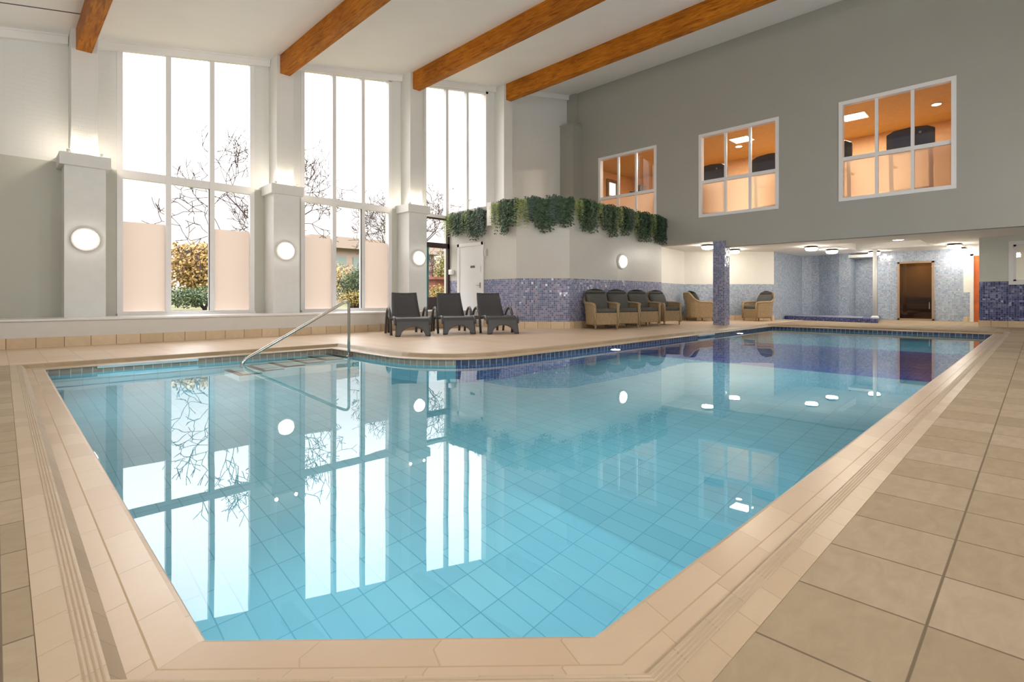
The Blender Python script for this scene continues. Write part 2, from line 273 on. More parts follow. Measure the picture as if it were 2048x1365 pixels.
# ------------------------------------------------------------------ mesh builder
class MB:
    def __init__(s): s.v = []; s.f = []; s.uv = []; s.mi = []
    def face(s, pts, mi=0, uv=None):
        b = len(s.v); pts = [Vector(p) for p in pts]; s.v += pts
        s.f.append(tuple(range(b, b + len(pts)))); s.mi.append(mi)
        if uv is None:
            n = Vector((0, 0, 0))
            for i in range(len(pts)):
                a, c = pts[i], pts[(i + 1) % len(pts)]
                n += Vector(((a.y - c.y) * (a.z + c.z), (a.z - c.z) * (a.x + c.x), (a.x - c.x) * (a.y + c.y)))
            if n.length: n.normalize()
            if abs(n.z) > 0.75: uv = [(p.x, p.y) for p in pts]
            else:
                t = Vector((-n.y, n.x, 0)); t.normalize()
                if abs(t.x) > 0.99: t = Vector((1, 0, 0))
                if abs(t.y) > 0.99: t = Vector((0, 1, 0))
                uv = [(p.dot(t), p.z) for p in pts]
        s.uv.append(uv)
    def box(s, x0, x1, y0, y1, z0, z1, mi=0):
        a = [(x0, y0), (x1, y0), (x1, y1), (x0, y1)]
        s.prism(a, z0, z1, mi)
    def prism(s, poly, z0, z1, mi=0, top=None, sides=None):
        """poly counter-clockwise; z1 may be a function of (x, y)"""
        zt = z1 if callable(z1) else (lambda x, y: z1)
        n = len(poly)
        for i in range(n):
            (ax, ay), (bx, by) = poly[i], poly[(i + 1) % n]
            s.face([(ax, ay, z0), (bx, by, z0), (bx, by, zt(bx, by)), (ax, ay, zt(ax, ay))], mi if sides is None else sides[i])
        s.face([(x, y, zt(x, y)) for x, y in poly], mi if top is None else top)
        s.face([(x, y, z0) for x, y in reversed(poly)], mi)
    def obox(s, c, ax, ay, az, mi=0):
        """box from centre and three half-axis vectors"""
        c, ax, ay, az = Vector(c), Vector(ax), Vector(ay), Vector(az)
        P = lambda i, j, k: c + ax * i + ay * j + az * k
        for q in ([(-1, -1, -1), (-1, 1, -1), (1, 1, -1), (1, -1, -1)], [(-1, -1, 1), (1, -1, 1), (1, 1, 1), (-1, 1, 1)], [(-1, -1, -1), (1, -1, -1), (1, -1, 1), (-1, -1, 1)],
                  [(1, 1, -1), (-1, 1, -1), (-1, 1, 1), (1, 1, 1)], [(-1, 1, -1), (-1, -1, -1), (-1, -1, 1), (-1, 1, 1)], [(1, -1, -1), (1, 1, -1), (1, 1, 1), (1, -1, 1)]):
            s.face([P(*t) for t in q], mi)
    def grid(s, fn, nu, nv, mi=0, uvs=(1, 1), closed_u=False):
        b = len(s.v)
        for j in range(nv + 1):
            for i in range(nu + 1): s.v.append(Vector(fn(i / nu, j / nv)))
        for j in range(nv):
            for i in range(nu):
                a = b + j * (nu + 1) + i
                s.f.append((a, a + 1, a + nu + 2, a + nu + 1)); s.mi.append(mi)
                s.uv.append([(i / nu * uvs[0], j / nv * uvs[1]), ((i + 1) / nu * uvs[0], j / nv * uvs[1]), ((i + 1) / nu * uvs[0], (j + 1) / nv * uvs[1]), (i / nu * uvs[0], (j + 1) / nv * uvs[1])])
    def tube(s, path, r, seg=10, mi=0, caps=True, flat=1.0):
        path = [Vector(p) for p in path]; n = len(path); rr = r if isinstance(r, (list, tuple)) else [r] * n
        rings = []; up = Vector((0, 0, 1)); prev = None
        for i in range(n):
            t = (path[min(i + 1, n - 1)] - path[max(i - 1, 0)]).normalized()
            if prev is None:
                ref = up if abs(t.z) < 0.95 else Vector((1, 0, 0)); a = t.cross(ref).normalized()
            else: a = (prev - t * prev.dot(t)).normalized()
            prev = a; b = t.cross(a)
            base = len(s.v)
            for k in range(seg):
                an = 2 * PI * k / seg; s.v.append(path[i] + a * math.cos(an) * rr[i] + b * math.sin(an) * rr[i] * flat)
            rings.append(base)
        for i in range(n - 1):
            for k in range(seg):
                k2 = (k + 1) % seg
                s.f.append((rings[i] + k, rings[i] + k2, rings[i + 1] + k2, rings[i + 1] + k)); s.mi.append(mi)
                u0, u1 = k / seg * 0.2, (k + 1) / seg * 0.2
                s.uv.append([(u0, i * .05), (u1, i * .05), (u1, i * .05 + .05), (u0, i * .05 + .05)])
        if caps:
            for base, rev in ((rings[0], False), (rings[-1], True)):
                idx = [base + k for k in range(seg)]
                s.f.append(tuple(idx if rev else idx[::-1])); s.mi.append(mi); s.uv.append([(0, 0)] * seg)
    def lathe(s, prof, seg=24, mi=0, axis='z', origin=(0, 0, 0)):
        """prof: (radius, height) pairs; axis z, or -y (out of a wall facing the camera), or -z"""
        o = Vector(origin)
        def P(r, h, an):
            c, q = math.cos(an) * r, math.sin(an) * r
            return o + (Vector((c, q, h)) if axis == 'z' else Vector((c, -h, q)) if axis == '-y' else Vector((c, -q, -h)) if axis == '-z' else Vector((-h, c, q)) if axis == '-x' else Vector((h, c, q)))
        b = len(s.v); n = len(prof)
        for r, h in prof:
            for k in range(seg): s.v.append(P(r, h, 2 * PI * k / seg))
        for i in range(n - 1):
            for k in range(seg):
                k2 = (k + 1) % seg
                s.f.append((b + i * seg + k, b + i * seg + k2, b + (i + 1) * seg + k2, b + (i + 1) * seg + k)); s.mi.append(mi); s.uv.append([(k / seg, i), ((k + 1) / seg, i), ((k + 1) / seg, i + 1), (k / seg, i + 1)])
        s.f.append(tuple(b + k for k in range(seg))[::-1]); s.mi.append(mi); s.uv.append([(0, 0)] * seg)
        s.f.append(tuple(b + (n - 1) * seg + k for k in range(seg))); s.mi.append(mi); s.uv.append([(0, 0)] * seg)
    def mesh(s, name, mats, smooth=False, weld=True, fix=True):
        me = bpy.data.meshes.new(name); me.from_pydata([tuple(v) for v in s.v], [], s.f)
        ul = me.uv_layers.new(name='UVMap')
        for p, uv, mi in zip(me.polygons, s.uv, s.mi):
            p.material_index = mi; p.use_smooth = smooth
            for li, q in zip(p.loop_indices, uv): ul.data[li].uv = q
        for m in (mats if isinstance(mats, (list, tuple)) else [mats]): me.materials.append(M[m] if isinstance(m, str) else m)
        if weld or fix:
            bm = bmesh.new(); bm.from_mesh(me)
            if weld: bmesh.ops.remove_doubles(bm, verts=bm.verts, dist=1e-5)
            if fix: bmesh.ops.recalc_face_normals(bm, faces=bm.faces)
            bm.to_mesh(me); bm.free()
        return me

def build(name, mb, mats, parent=None, smooth=False, bevel=0.0, fix=True, weld=True, solid=0.0, sub=0):
    me = mb.mesh(name, mats, smooth, weld, fix) if isinstance(mb, MB) else mb
    o = bpy.data.objects.new(name, me); COL.objects.link(o)
    if parent: o.parent = parent
    if solid:
        md = o.modifiers.new('solid', 'SOLIDIFY'); md.thickness = solid; md.offset = 0
    if bevel:
        md = o.modifiers.new('bevel', 'BEVEL'); md.width = bevel; md.segments = 2; md.limit_method = 'ANGLE'; md.angle_limit = 0.6
    if sub:
        md = o.modifiers.new('sub', 'SUBSURF'); md.levels = sub; md.render_levels = sub
    return o
def tag(o, label=None, cat=None, group=None, kind=None):
    if label: o['label'] = label
    if cat: o['category'] = cat
    if group: o['group'] = group
    if kind: o['kind'] = kind
    return o
def struct(name, mb, mats, label=None, cat=None, **kw):
    return tag(build(name, mb, mats, **kw), label, cat, None, 'structure')
def thing(name, label, cat, loc=(0, 0, 0), rotz=0.0, group=None):
    o = bpy.data.objects.new(name, None); COL.objects.link(o); o.empty_display_size = 0.1
    o.location = loc; o.rotation_euler = (0, 0, rotz)
    return tag(o, label, cat, group)
def copy_tree(o, parent=None):
    c = o.copy(); COL.objects.link(c); c.parent = parent
    for ch in list(o.children): copy_tree(ch, c)
    return c
ORD = ['first', 'second', 'third', 'fourth', 'fifth', 'sixth', 'seventh', 'eighth', 'ninth', 'tenth', 'eleventh', 'twelfth', 'thirteenth', 'fourteenth', 'fifteenth', 'sixteenth', 'seventeenth', 'eighteenth']

# ------------------------------------------------------------------ key dimensions (metres, deck at z = 0)
YW, YP, YU, XG, YC = 11.84, 11.32, 11.41, 14.6, 8.19      # window wall, pier fronts, upper piers, grey wall, lounge wall
PIT = 3.352
PX = [1.085 + PIT * i for i in range(4)]                   # pier centres along the window wall
WX = [2.765 + 3.37 * i for i in range(3)]                  # window centres
roof = lambda x, y=0: 5.10 + 0.197 * x
beam_bot = lambda x: 4.745 + 0.1835 * x
X0, Y0 = -2.6, -2.8

# ------------------------------------------------------------------ pool outline
def fillet(cx, cy, r, a0, a1, n):
    return [(cx + r * math.cos(a0 + (a1 - a0) * i / n), cy + r * math.sin(a0 + (a1 - a0) * i / n)) for i in range(n + 1)]
POOL = [(0.345, 1.362), (1.000, 0.733), (15.75, 0.715), (15.75, 5.36), (7.6, 5.14)]
POOL += fillet(5.02, 6.31, 1.20, 1.5 * PI + 0.02, PI, 14)[0:]
POOL += [(3.82, 7.92), (0.395, 7.84)]
def offset(poly, d):
    """outward for d > 0 (poly is counter-clockwise)"""
    out = []; n = len(poly)
    for i in range(n):
        p0, p1, p2 = Vector(poly[i - 1]), Vector(poly[i]), Vector(poly[(i + 1) % n])
        e1, e2 = (p1 - p0).normalized(), (p2 - p1).normalized()
        n1, n2 = Vector((e1.y, -e1.x)), Vector((e2.y, -e2.x))
        b = n1 + n2; b = b / max(0.3, b.length_squared) * 2
        out.append(tuple(p1 + b * d))
    return out
def strip(mb, a, za, b, zb, mi):
    n = len(a); u = 0.0
    for i in range(n):
        j = (i + 1) % n
        d = (Vector(a[j]) - Vector(a[i])).length
        w = (Vector(b[i]) - Vector(a[i])).length + abs(zb - za)
        mb.face([(a[i][0], a[i][1], za), (a[j][0], a[j][1], za), (b[j][0], b[j][1], zb), (b[i][0], b[i][1], zb)], mi, [(u, 0), (u + d, 0), (u + d, w), (u, w)])
        u += d
ZC, ZWATER, ZF = -0.04, -0.115, -1.5
R0, R0b, Rg0, Rg1, R1, R2, R3, R4 = POOL, offset(POOL, 0.012), offset(POOL, 0.098), offset(POOL, 0.103), offset(POOL, 0.150), offset(POOL, 0.183), offset(POOL, 0.225), offset(POOL, 0.285)

def tess(mb, loops, z, mi):
    polys = [[Vector((x, y, 0)) for x, y in lp] for lp in loops]
    flat = [p for lp in polys for p in lp]
    for t in tessellate_polygon(polys):
        a, b, c = (flat[i] for i in t)
        if (b - a).cross(c - a).z < 0: b, c = c, b
        mb.face([(p.x, p.y, z) for p in (a, b, c)], mi)

# floor: deck with the pool cut out, on its slab
mb = MB()
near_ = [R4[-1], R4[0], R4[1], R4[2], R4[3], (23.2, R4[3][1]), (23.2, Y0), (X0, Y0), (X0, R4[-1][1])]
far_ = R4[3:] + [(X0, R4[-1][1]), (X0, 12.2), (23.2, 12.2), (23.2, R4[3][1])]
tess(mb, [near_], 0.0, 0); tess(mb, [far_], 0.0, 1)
mb.face([(X0 - .2, Y0 - .2, -1.9), (23.4, Y0 - .2, -1.9), (23.4, 12.3, -1.9), (X0 - .2, 12.3, -1.9)], 0)
for (a_, b_) in zip(R4, R4[1:] + R4[:1]): mb.face([(a_[0], a_[1], 0), (b_[0], b_[1], 0), (b_[0], b_[1], -0.3), (a_[0], a_[1], -0.3)], 0)
for (a_, b_) in zip([(X0 - .2, Y0 - .2), (23.4, Y0 - .2), (23.4, 12.3), (X0 - .2, 12.3)], [(23.4, Y0 - .2), (23.4, 12.3), (X0 - .2, 12.3), (X0 - .2, Y0 - .2)]): mb.face([(a_[0], a_[1], -1.9), (b_[0], b_[1], -1.9), (b_[0], b_[1], 0), (a_[0], a_[1], 0)], 0)
struct('floor', mb, ['deck', 'deck_far'], weld=False)

mb = MB()
strip(mb, R4, -0.004, offset(POOL, 0.283), 0.0, 2)
strip(mb, offset(POOL, 0.283), 0.0, R3, 0.0, 0)
strip(mb, R3, 0.0, R2, 0.0, 0)
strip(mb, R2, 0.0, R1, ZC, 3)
strip(mb, R1, ZC, Rg1, ZC, 1)
strip(mb, Rg1, ZC, Rg0, ZC, 2)
strip(mb, Rg0, ZC, R0b, ZC, 1)
Ri = offset(POOL, -0.006)
strip(mb, R0b, ZC, R0, ZC - 0.004, 1); strip(mb, R0, ZC - 0.004, Ri, ZC - 0.012, 1); strip(mb, Ri, ZC - 0.012, R0, ZC - 0.020, 1); strip(mb, R0, ZC - 0.020, offset(POOL, 0.05), ZC - 0.020, 2)
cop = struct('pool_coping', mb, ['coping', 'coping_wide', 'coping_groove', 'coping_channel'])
# ribbed anti-slip lines beside the sloping face of the coping
mb = MB()
for k in range(4):
    a, b = offset(POOL, 0.189 + 0.0095 * k), offset(POOL, 0.194 + 0.0095 * k)
    m_ = offset(POOL, 0.1915 + 0.0095 * k)
    strip(mb, a, 0.0003, m_, 0.003, 0); strip(mb, m_, 0.003, b, 0.0003, 0)
build('ribbed_edge', mb, ['coping_plain'], parent=cop)

# pool basin
RW = offset(POOL, 0.03)
mb = MB(); n = len(RW); u = 0
for i in range(n):
    j = (i + 1) % n; (ax, ay), (bx, by) = RW[i], RW[j]; d = math.hypot(bx - ax, by - ay)
    mx_, my_ = (ax + bx) / 2, (ay + by) / 2
    blue = mx_ > 4.3 and i != 0
    zs = [(-0.05, -0.25, 5 if blue else 4), (-0.25, ZF, (6 if mx_ > 15 else 2 if mx_ > 9.5 or my_ > 4 else 1) if blue else 1)]
    for z1, z0, mi in zs:
        if i == 1:      # long wall under the near coping: shallow part pale, deep part dark
            for xa, xb, m2 in ((ax, 8.35, 1 if mi in (2, 1) else 5), (8.35, bx, 2 if mi in (2, 1) else 5)):
                mb.face([(xa, ay, z0), (xb, ay, z0), (xb, by, z1), (xa, by, z1)], m2, [(xa, z0), (xb, z0), (xb, z1), (xa, z1)])
        else:
            mb.face([(ax, ay, z0), (bx, by, z0), (bx, by, z1), (ax, ay, z1)], mi, [(u, z0), (u + d, z0), (u + d, z1), (u, z1)])
    u += d
sh = [p for p in RW]
# floor split at the start of the deep end
def clip(poly, xcut, keep_low):
    out = []
    for i in range(len(poly)):
        a, b = poly[i], poly[(i + 1) % len(poly)]
        ina, inb = (a[0] <= xcut) == keep_low, (b[0] <= xcut) == keep_low
        if ina: out.append(a)
        if ina != inb:
            t = (xcut - a[0]) / (b[0] - a[0]); out.append((xcut, a[1] + t * (b[1] - a[1])))
    return out
lowp, deep = clip(RW, 8.35, True), clip(RW, 8.35, False)
tess(mb, [lowp], ZF, 0); tess(mb, [clip(deep, 12.05, True)], ZF, 3); tess(mb, [clip(deep, 12.05, False)], ZF, 6)
struct('pool_basin', mb, ['pool_floor', 'pool_side', 'pool_mosaic', 'pool_deep', 'pool_band', 'pool_band_blue', 'pool_teal'], weld=False, fix=False)
# steps in the far corner
mb = MB()
for k in range(6):
    x1 = 3.70 - 0.29 * k; zt = -0.25 - 0.16 * k
    if zt < ZF + 0.02: break
    xa = x1; xb = 3.84 if k == 0 else x1 + 0.29
    mb.box(xa, xb, 7.30, 7.935, ZF, zt, 0)
    mb.box(xa - 0.002, xa + 0.07, 7.298, 7.934, zt - 0.05, zt + 0.004, 1)
    mb.box(xa + .07, xb - .002, 7.298, 7.36, zt - 0.05, zt + 0.004, 1)
struct('pool_steps', mb, ['step_tread', 'step_nosing'])
mb = MB(); tess(mb, [offset(POOL, 0.028)], ZWATER, 0)
wat = build('pool_water', mb, ['water'], weld=True, fix=False)
tag(wat, 'clear still pale blue water filling the swimming pool', 'water', None, 'stuff')

# ------------------------------------------------------------------ window wall
def wall_seg(mb, xa, xb, y0, y1, z0, zfun, zsplit=3.09):
    """lower part smooth grey, upper part white painted brick"""
    if z0 < zsplit:
        mb.box(xa, xb, y0, y1, z0, zsplit, 0); zz = zsplit
    else: zz = z0
    mb.prism([(xa, y0), (xb, y0), (xb, y1), (xa, y1)], zz, zfun, 1)
HW = 1.185                                                 # half width of a window opening
whead = lambda i, x: 5.40 + 0.181 * (x - 1.59)
mb = MB(); edges = [X0] + [v for c in WX for v in (c - HW, c + HW)] + [14.85]
for k in range(0, len(edges), 2): wall_seg(mb, edges[k], edges[k + 1], YW, YW + 0.3, 0.0, lambda x, y: roof(x) + 0.05)
for i, c in enumerate(WX):
    a, b = c - HW, c + HW
    mb.box(a, b, YW, YW + 0.3, 0.0, 0.44, 0)
    for f_, (p, q) in enumerate([((a, YW), (b, YW))]):
        zb = lambda x: whead(i, x) + 0.06
        mb.face([(a, YW, zb(a)), (b, YW, zb(b)), (b, YW, roof(b) + .05), (a, YW, roof(a) + .05)], 1)
        mb.face([(b, YW + .3, zb(b)), (a, YW + .3, zb(a)), (a, YW + .3, roof(a) + .05), (b, YW + .3, roof(b) + .05)], 1)
        mb.face([(a, YW, zb(a)), (a, YW + .3, zb(a)), (b, YW + .3, zb(b)), (b, YW, zb(b))], 1)
struct('wall_left', mb, ['low_grey_paint', 'brick'])

# cornice along the head of the wall, between the piers
mb = MB()
seg = [X0] + [v for c in PX for v in (c - 0.19, c + 0.19)] + [14.56]
for k in range(0, len(seg), 2):
    a, b = seg[k], seg[k + 1]
    lo = lambda x: roof(x) - 0.155
    for y0, y1, dz in ((YW - 0.10, YW + 0.01, 0.0), (YW - 0.125, YW - 0.09, 0.125)):
        mb.face([(a, y0, lo(a) + dz), (b, y0, lo(b) + dz), (b, y0, roof(b) + .02), (a, y0, roof(a) + .02)], 0)
        mb.face([(a, y0, lo(a) + dz), (a, y1, lo(a) + dz), (b, y1, lo(b) + dz), (b, y0, lo(b) + dz)], 0)
        for x in (a, b): mb.face([(x, y0, lo(x) + dz), (x, y1, lo(x) + dz), (x, y1, roof(x) + .02), (x, y0, roof(x) + .02)], 0)
struct('trim_1', mb, ['ceiling_paint'], fix=True)

mb = MB()
for ya, dz in ((10.75, 0.006),): mb.face([(X0, ya, roof(X0) - dz), (0.97, ya, roof(0.97) - dz), (0.97, ya + .022, roof(0.97) - dz), (X0, ya + .022, roof(X0) - dz)], 0); mb.face([(X0, ya, roof(X0) - dz), (0.97, ya, roof(.97) - dz), (0.97, ya, roof(.97)), (X0, ya, roof(X0))], 0)
struct('trim_3', mb, ['fitting_black'], fix=False)

# ledge and its skirting
mb = MB()
mb.box(X0, 9.2, 10.66, YW, 0.0, 0.40, 0); mb.box(X0, 9.2, 10.63, YW, 0.40, 0.435, 1)
struct('wall_ledge', mb, ['ledge_paint', 'frame_white'], bevel=0.008)
mb = MB(); mb.box(X0, 9.19, 10.645, 10.67, 0.0, 0.155, 0)
struct('baseboard_left', mb, ['skirt'])

# piers: lower shaft, cap, narrower upper shaft
for i, c in enumerate(PX):
    mb = MB()
    mb.box(c - 0.275, c + 0.275, YP, YW, 0.43 if i < 3 else 3.1, 2.97 if i < 3 else 3.11, 0)
    if i < 3: mb.box(c - 0.34, c + 0.34, YP - 0.07, YW, 2.96, 3.165, 0)
    mb.prism([(c - 0.18, YU), (c + 0.18, YU), (c + 0.18, YW), (c - 0.18, YW)], 3.1, lambda x, y: roof(x) + 0.03, 1)
    struct('wall_pier', mb, ['white_paint', 'brick'], bevel=0.006)
# corner pier beside the grey wall
mb = MB()
mb.box(14.1, 14.6, 11.27, YW, 3.0, 6.75, 0); mb.box(14.07, 14.6, 11.24, YW, 6.75, 6.79, 0); mb.prism([(14.48, 11.46), (14.6, 11.46), (14.6, YW), (14.48, YW)], 6.79, lambda x, y: roof(x), 0)
struct('wall_pier', mb, ['grey_paint'])

# windows
def window(i, c):
    a, b = c - HW, c + HW; yf0, yf1 = YW - 0.02, YW + 0.09
    gl, gr = c - 1.095, c + 1.095; m1, m2 = c - 0.385, c + 0.37
    mb = MB(); hd = lambda x, y=0: whead(i, x) + 0.05
    top = lambda x: whead(i, x) - 0.065
    zmid0, zmid1 = 2.965, 3.115
    zb = 0.505 if i < 2 else 0.44
    def slab(xa, xb, z0, zf, y0=yf0, y1=yf1, mi=0): mb.prism([(xa, y0), (xb, y0), (xb, y1), (xa, y1)], z0, zf, mi)
    slab(a, gl, 0.44, lambda x, y: hd(x)); slab(gr, b, 0.44, lambda x, y: hd(x))
    # sloping head
    for y0, y1, dz in ((yf0, yf1, 0.0), (yf0 - 0.03, yf0, 0.085)):
        P = lambda x, y, z: (x, y, z)
        mb.face([P(a, y0, top(a) + dz), P(b, y0, top(b) + dz), P(b, y0, hd(b)), P(a, y0, hd(a))]); mb.face([P(b, y1, top(b) + dz), P(a, y1, top(a) + dz), P(a, y1, hd(a)), P(b, y1, hd(b))])
        mb.face([P(a, y0, top(a) + dz), P(a, y1, top(a) + dz), P(b, y1, top(b) + dz), P(b, y0, top(b) + dz)]); mb.face([P(a, y0, hd(a)), P(b, y0, hd(b)), P(b, y1, hd(b)), P(a, y1, hd(a))])
        for x in (a, b): mb.face([P(x, y0, top(x) + dz), P(x, y1, top(x) + dz), P(x, y1, hd(x)), P(x, y0, hd(x))])
    for m in (m1, m2):
        slab(m - 0.045, m + 0.045, zb if i < 2 else 3.0, lambda x, y: top(x) + 0.01, yf0 - 0.008, yf1 + 0.008)
    slab(gl, gr, zmid0, zmid1) if i < 2 else slab(gl, gr, 3.0, 3.09)
    if i < 2:
        slab(gl, gr, 0.44, zb)
        slab(a, b, 0.43, 0.47, yf0 - 0.06, yf1)
    w = struct('window_%d' % (i + 1), mb, ['frame_white'], weld=False)
    # glazing beads catch the light round every pane
    yg = YW + 0.045
    pm = MB(); fm = MB()
    cols = [(gl, m1 - .045), (m1 + .045, m2 - .045), (m2 + .045, gr)]
    for k, (xa, xb) in enumerate(cols):
        pm.face([(xa, yg, zmid1 if i < 2 else 3.09), (xb, yg, zmid1 if i < 2 else 3.09), (xb, yg, top(xb)), (xa, yg, top(xa))])
        if i < 2:
            if k == 1: pm.face([(xa, yg, zb), (xb, yg, zb), (xb, yg, zmid0), (xa, yg, zmid0)])
            else:
                zf = 2.17
                fm.face([(xa, yg, zb), (xb, yg, zb), (xb, yg, zf), (xa, yg, zf)]); pm.face([(xa, yg, zf), (xb, yg, zf), (xb, yg, zmid0), (xa, yg, zmid0)])
    build('pane', pm, ['pane'], parent=w, weld=False)
    if i < 2: build('frosted_pane', fm, ['frost'], parent=w, weld=False)['label'] = 'frosted lower glass'
    if i < 2:      # black gaskets beside the middle opening light
        g = MB()
        g.box(m2 - 0.058, m2 - 0.045, yf0 - 0.004, yf0 + 0.03, zb, zmid0, 0)
        build('gasket', g, ['fitting_black'], parent=w)
    return w, gl, gr
for i, c in enumerate(WX): w3 = window(i, c)
# glazed door with dark frame under the third window
gl, gr = w3[1], w3[2]
mb = MB(); y0, y1 = YW - 0.01, YW + 0.07
dx0, dx1 = gl + 0.03, 9.16
mb.box(gl, gl + 0.04, y0, y1, 0.44, 2.16, 1)
mb.box(gl, dx1 + 0.1, y0, y1, 2.16, 2.30, 0); mb.box(gl, gr, y0, y1, 2.96, 3.0, 0)
mb.box(dx1 - 0.02, dx1 + 0.10, y0, y1, 0.44, 2.98, 0)
mb.box(gl + 0.04, dx1, y0 + .01, y1 - .01, 0.44, 0.78, 0)
mb.box(gl + 0.04, gl + 0.09, y0 + .01, y1 - .01, 0.78, 2.16, 1)
d1 = struct('door_1', mb, ['dark_brown_frame', 'teal_frame'])
pm = MB(); pm.face([(gl, YW + .03, 0.75), (dx1, YW + .03, 0.75), (dx1, YW + .03, 2.2), (gl, YW + .03, 2.2)]); pm.face([(gl, YW + .03, 2.28), (dx1, YW + .03, 2.28), (dx1, YW + .03, 2.97), (gl, YW + .03, 2.97)])
build('pane', pm, ['pane'], parent=d1, weld=False)
mb = MB(); mb.box(dx1 + 0.1, gr, YW, YW + 0.3, 0.44, 3.0, 0); struct('wall_left_infill', mb, ['low_grey_paint'])

# ------------------------------------------------------------------ other walls, roof, beams
mb = MB()
mb.face([(X0, Y0, roof(X0)), (14.9, Y0, roof(14.9)), (14.9, 12.2, roof(14.9)), (X0, 12.2, roof(X0))]); mb.face([(X0, Y0, roof(X0) + .2), (14.9, Y0, roof(14.9) + .2), (14.9, 12.2, roof(14.9) + .2), (X0, 12.2, roof(X0) + .2)])
struct('ceiling', mb, ['ceiling_paint'], weld=False, fix=False)
for i in range(4):
    c = 1.075 + 3.36 * i; zb = beam_bot(c)
    mb = MB(); mb.prism([(c - 0.105, Y0), (c + 0.105, Y0), (c + 0.105, YU + 0.02), (c - 0.105, YU + 0.02)], zb, lambda x, y: roof(x) + 0.01, 0)
    struct('ceiling_beam', mb, ['timber'], bevel=0.006)
mb = MB(); mb.prism([(X0 - .2, Y0), (X0, Y0), (X0, 12.1), (X0 - .2, 12.1)], 0, lambda x, y: roof(X0) + .1, 0); struct('wall_back', mb, ['white_paint'])
mb = MB(); mb.prism([(X0 - .2, Y0 - .2), (14.9, Y0 - .2), (14.9, Y0), (X0 - .2, Y0)], 0, lambda x, y: roof(x) + .1, 0); mb.box(14.9, 18.6, Y0 - .2, Y0, 0, 2.5, 0); struct('wall_right', mb, ['white_paint'])

# grey wall with three interior windows
GW = [(1.24, 3.43), (4.795, 6.985), (8.355, 10.55)]; GZ0, GZ1 = 3.10, 5.515
mb = MB(); t0, t1 = XG, XG + 0.22
def gseg(ya, yb, z0, z1): mb.prism([(t0, ya), (t1, ya), (t1, yb), (t0, yb)], z0, z1, 0)
zr = roof(XG) + 0.05
gseg(Y0, 6.38, 2.20, GZ0); gseg(6.38, 8.19, 2.37, GZ0); gseg(8.19, 12.1, 2.37, GZ0)
gseg(Y0, 12.1, GZ1, zr)
cuts = [Y0] + [v for w in GW for v in w] + [12.1]
for k in range(0, len(cuts), 2): gseg(cuts[k], cuts[k + 1], GZ0, GZ1)
struct('wall_far', mb, ['grey_paint'], weld=False)
for i, (ya, yb) in enumerate(GW):
    mb = MB(); fw = 0.085; x0, x1 = XG - 0.025, XG + 0.14
    mb.box(x0, x1, ya, yb, GZ0, GZ0 + fw); mb.box(x0, x1, ya, yb, GZ1 - fw, GZ1); mb.box(x0, x1, ya, ya + fw, GZ0 + fw, GZ1 - fw); mb.box(x0, x1, yb - fw, yb, GZ0 + fw, GZ1 - fw)
    zm = 4.125; w3_ = (yb - ya - 2 * fw) / 3
    xi0, xi1 = XG + 0.05, XG + 0.10
    mb.box(xi0 - .03, xi1, ya + fw, yb - fw, zm - 0.045, zm + 0.045)
    ms = [ya + fw + w3_, ya + fw + 2 * w3_]
    for m in ms: mb.box(xi0 - .02, xi1, m - 0.032, m + 0.032, GZ0 + fw, GZ1 - fw)
    w = struct('window_%d' % (4 + i), mb, ['frame_white'], weld=False)
    pm = MB(); pm.face([(XG + .08, ya + fw, zm), (XG + .08, yb - fw, zm), (XG + .08, yb - fw, GZ1 - fw), (XG + .08, ya + fw, GZ1 - fw)]); build('pane', pm, ['pane'], parent=w)
    pm = MB(); pm.face([(XG + .08, ya + fw, GZ0 + fw), (XG + .08, yb - fw, GZ0 + fw), (XG + .08, yb - fw, zm), (XG + .08, ya + fw, zm)]); build('frosted_pane', pm, ['frost_gym'], parent=w)

# changing-room block with planted top
ZB = 3.19
plan = [(9.22, 11.84), (9.22, 9.15), (10.12, 8.19), (14.6, 8.19)]
mb = MB()
for (ax, ay), (bx, by) in zip(plan, plan[1:]):
    for z0, z1, mi in ((0, 1.245, 1), (1.245, ZB, 0)): mb.face([(ax, ay, z0), (bx, by, z0), (bx, by, z1), (ax, ay, z1)], mi)
mb.face([(9.22, 11.84, ZB), (9.22, 9.15, ZB), (10.12, 8.19, ZB), (14.6, 8.19, ZB), (14.6, 11.84, ZB)], 0)
mb.box(9.10, 9.27, 9.95, 10.12, 2.64, ZB + 0.05, 2)
struct('wall_middle', mb, ['box_paint', 'mosaic', 'frame_white'], weld=False, fix=False)
mb = MB(); T = 0.014
pl2 = [(9.22, 10.35), (9.22, 9.15), (10.12, 8.19), (16.9, 8.19)]
def skirt(mb, pts, h, t=0.014):
    q = []
    for i, p in enumerate(pts):
        e = []
        if i > 0: d = Vector(pts[i]) - Vector(pts[i - 1]); e.append(Vector((d.y, -d.x)).normalized())
        if i < len(pts) - 1: d = Vector(pts[i + 1]) - Vector(pts[i]); e.append(Vector((d.y, -d.x)).normalized())
        b = e[0] if len(e) == 1 else (e[0] + e[1]) / max(0.4, (e[0] + e[1]).length_squared) * 2
        q.append(tuple(Vector(p) - b * t))
    u = 0
    for i in range(len(pts) - 1):
        a, b = q[i], q[i + 1]; d = math.hypot(b[0] - a[0], b[1] - a[1])
        mb.face([(a[0], a[1], 0), (b[0], b[1], 0), (b[0], b[1], h), (a[0], a[1], h)], 0, [(u, 0), (u + d, 0), (u + d, h), (u, h)])
        mb.face([(a[0], a[1], h), (b[0], b[1], h), (pts[i + 1][0], pts[i + 1][1], h), (pts[i][0], pts[i][1], h)], 0, [(u, .1), (u + d, .1), (u + d, .12), (u, .12)])
        u += d
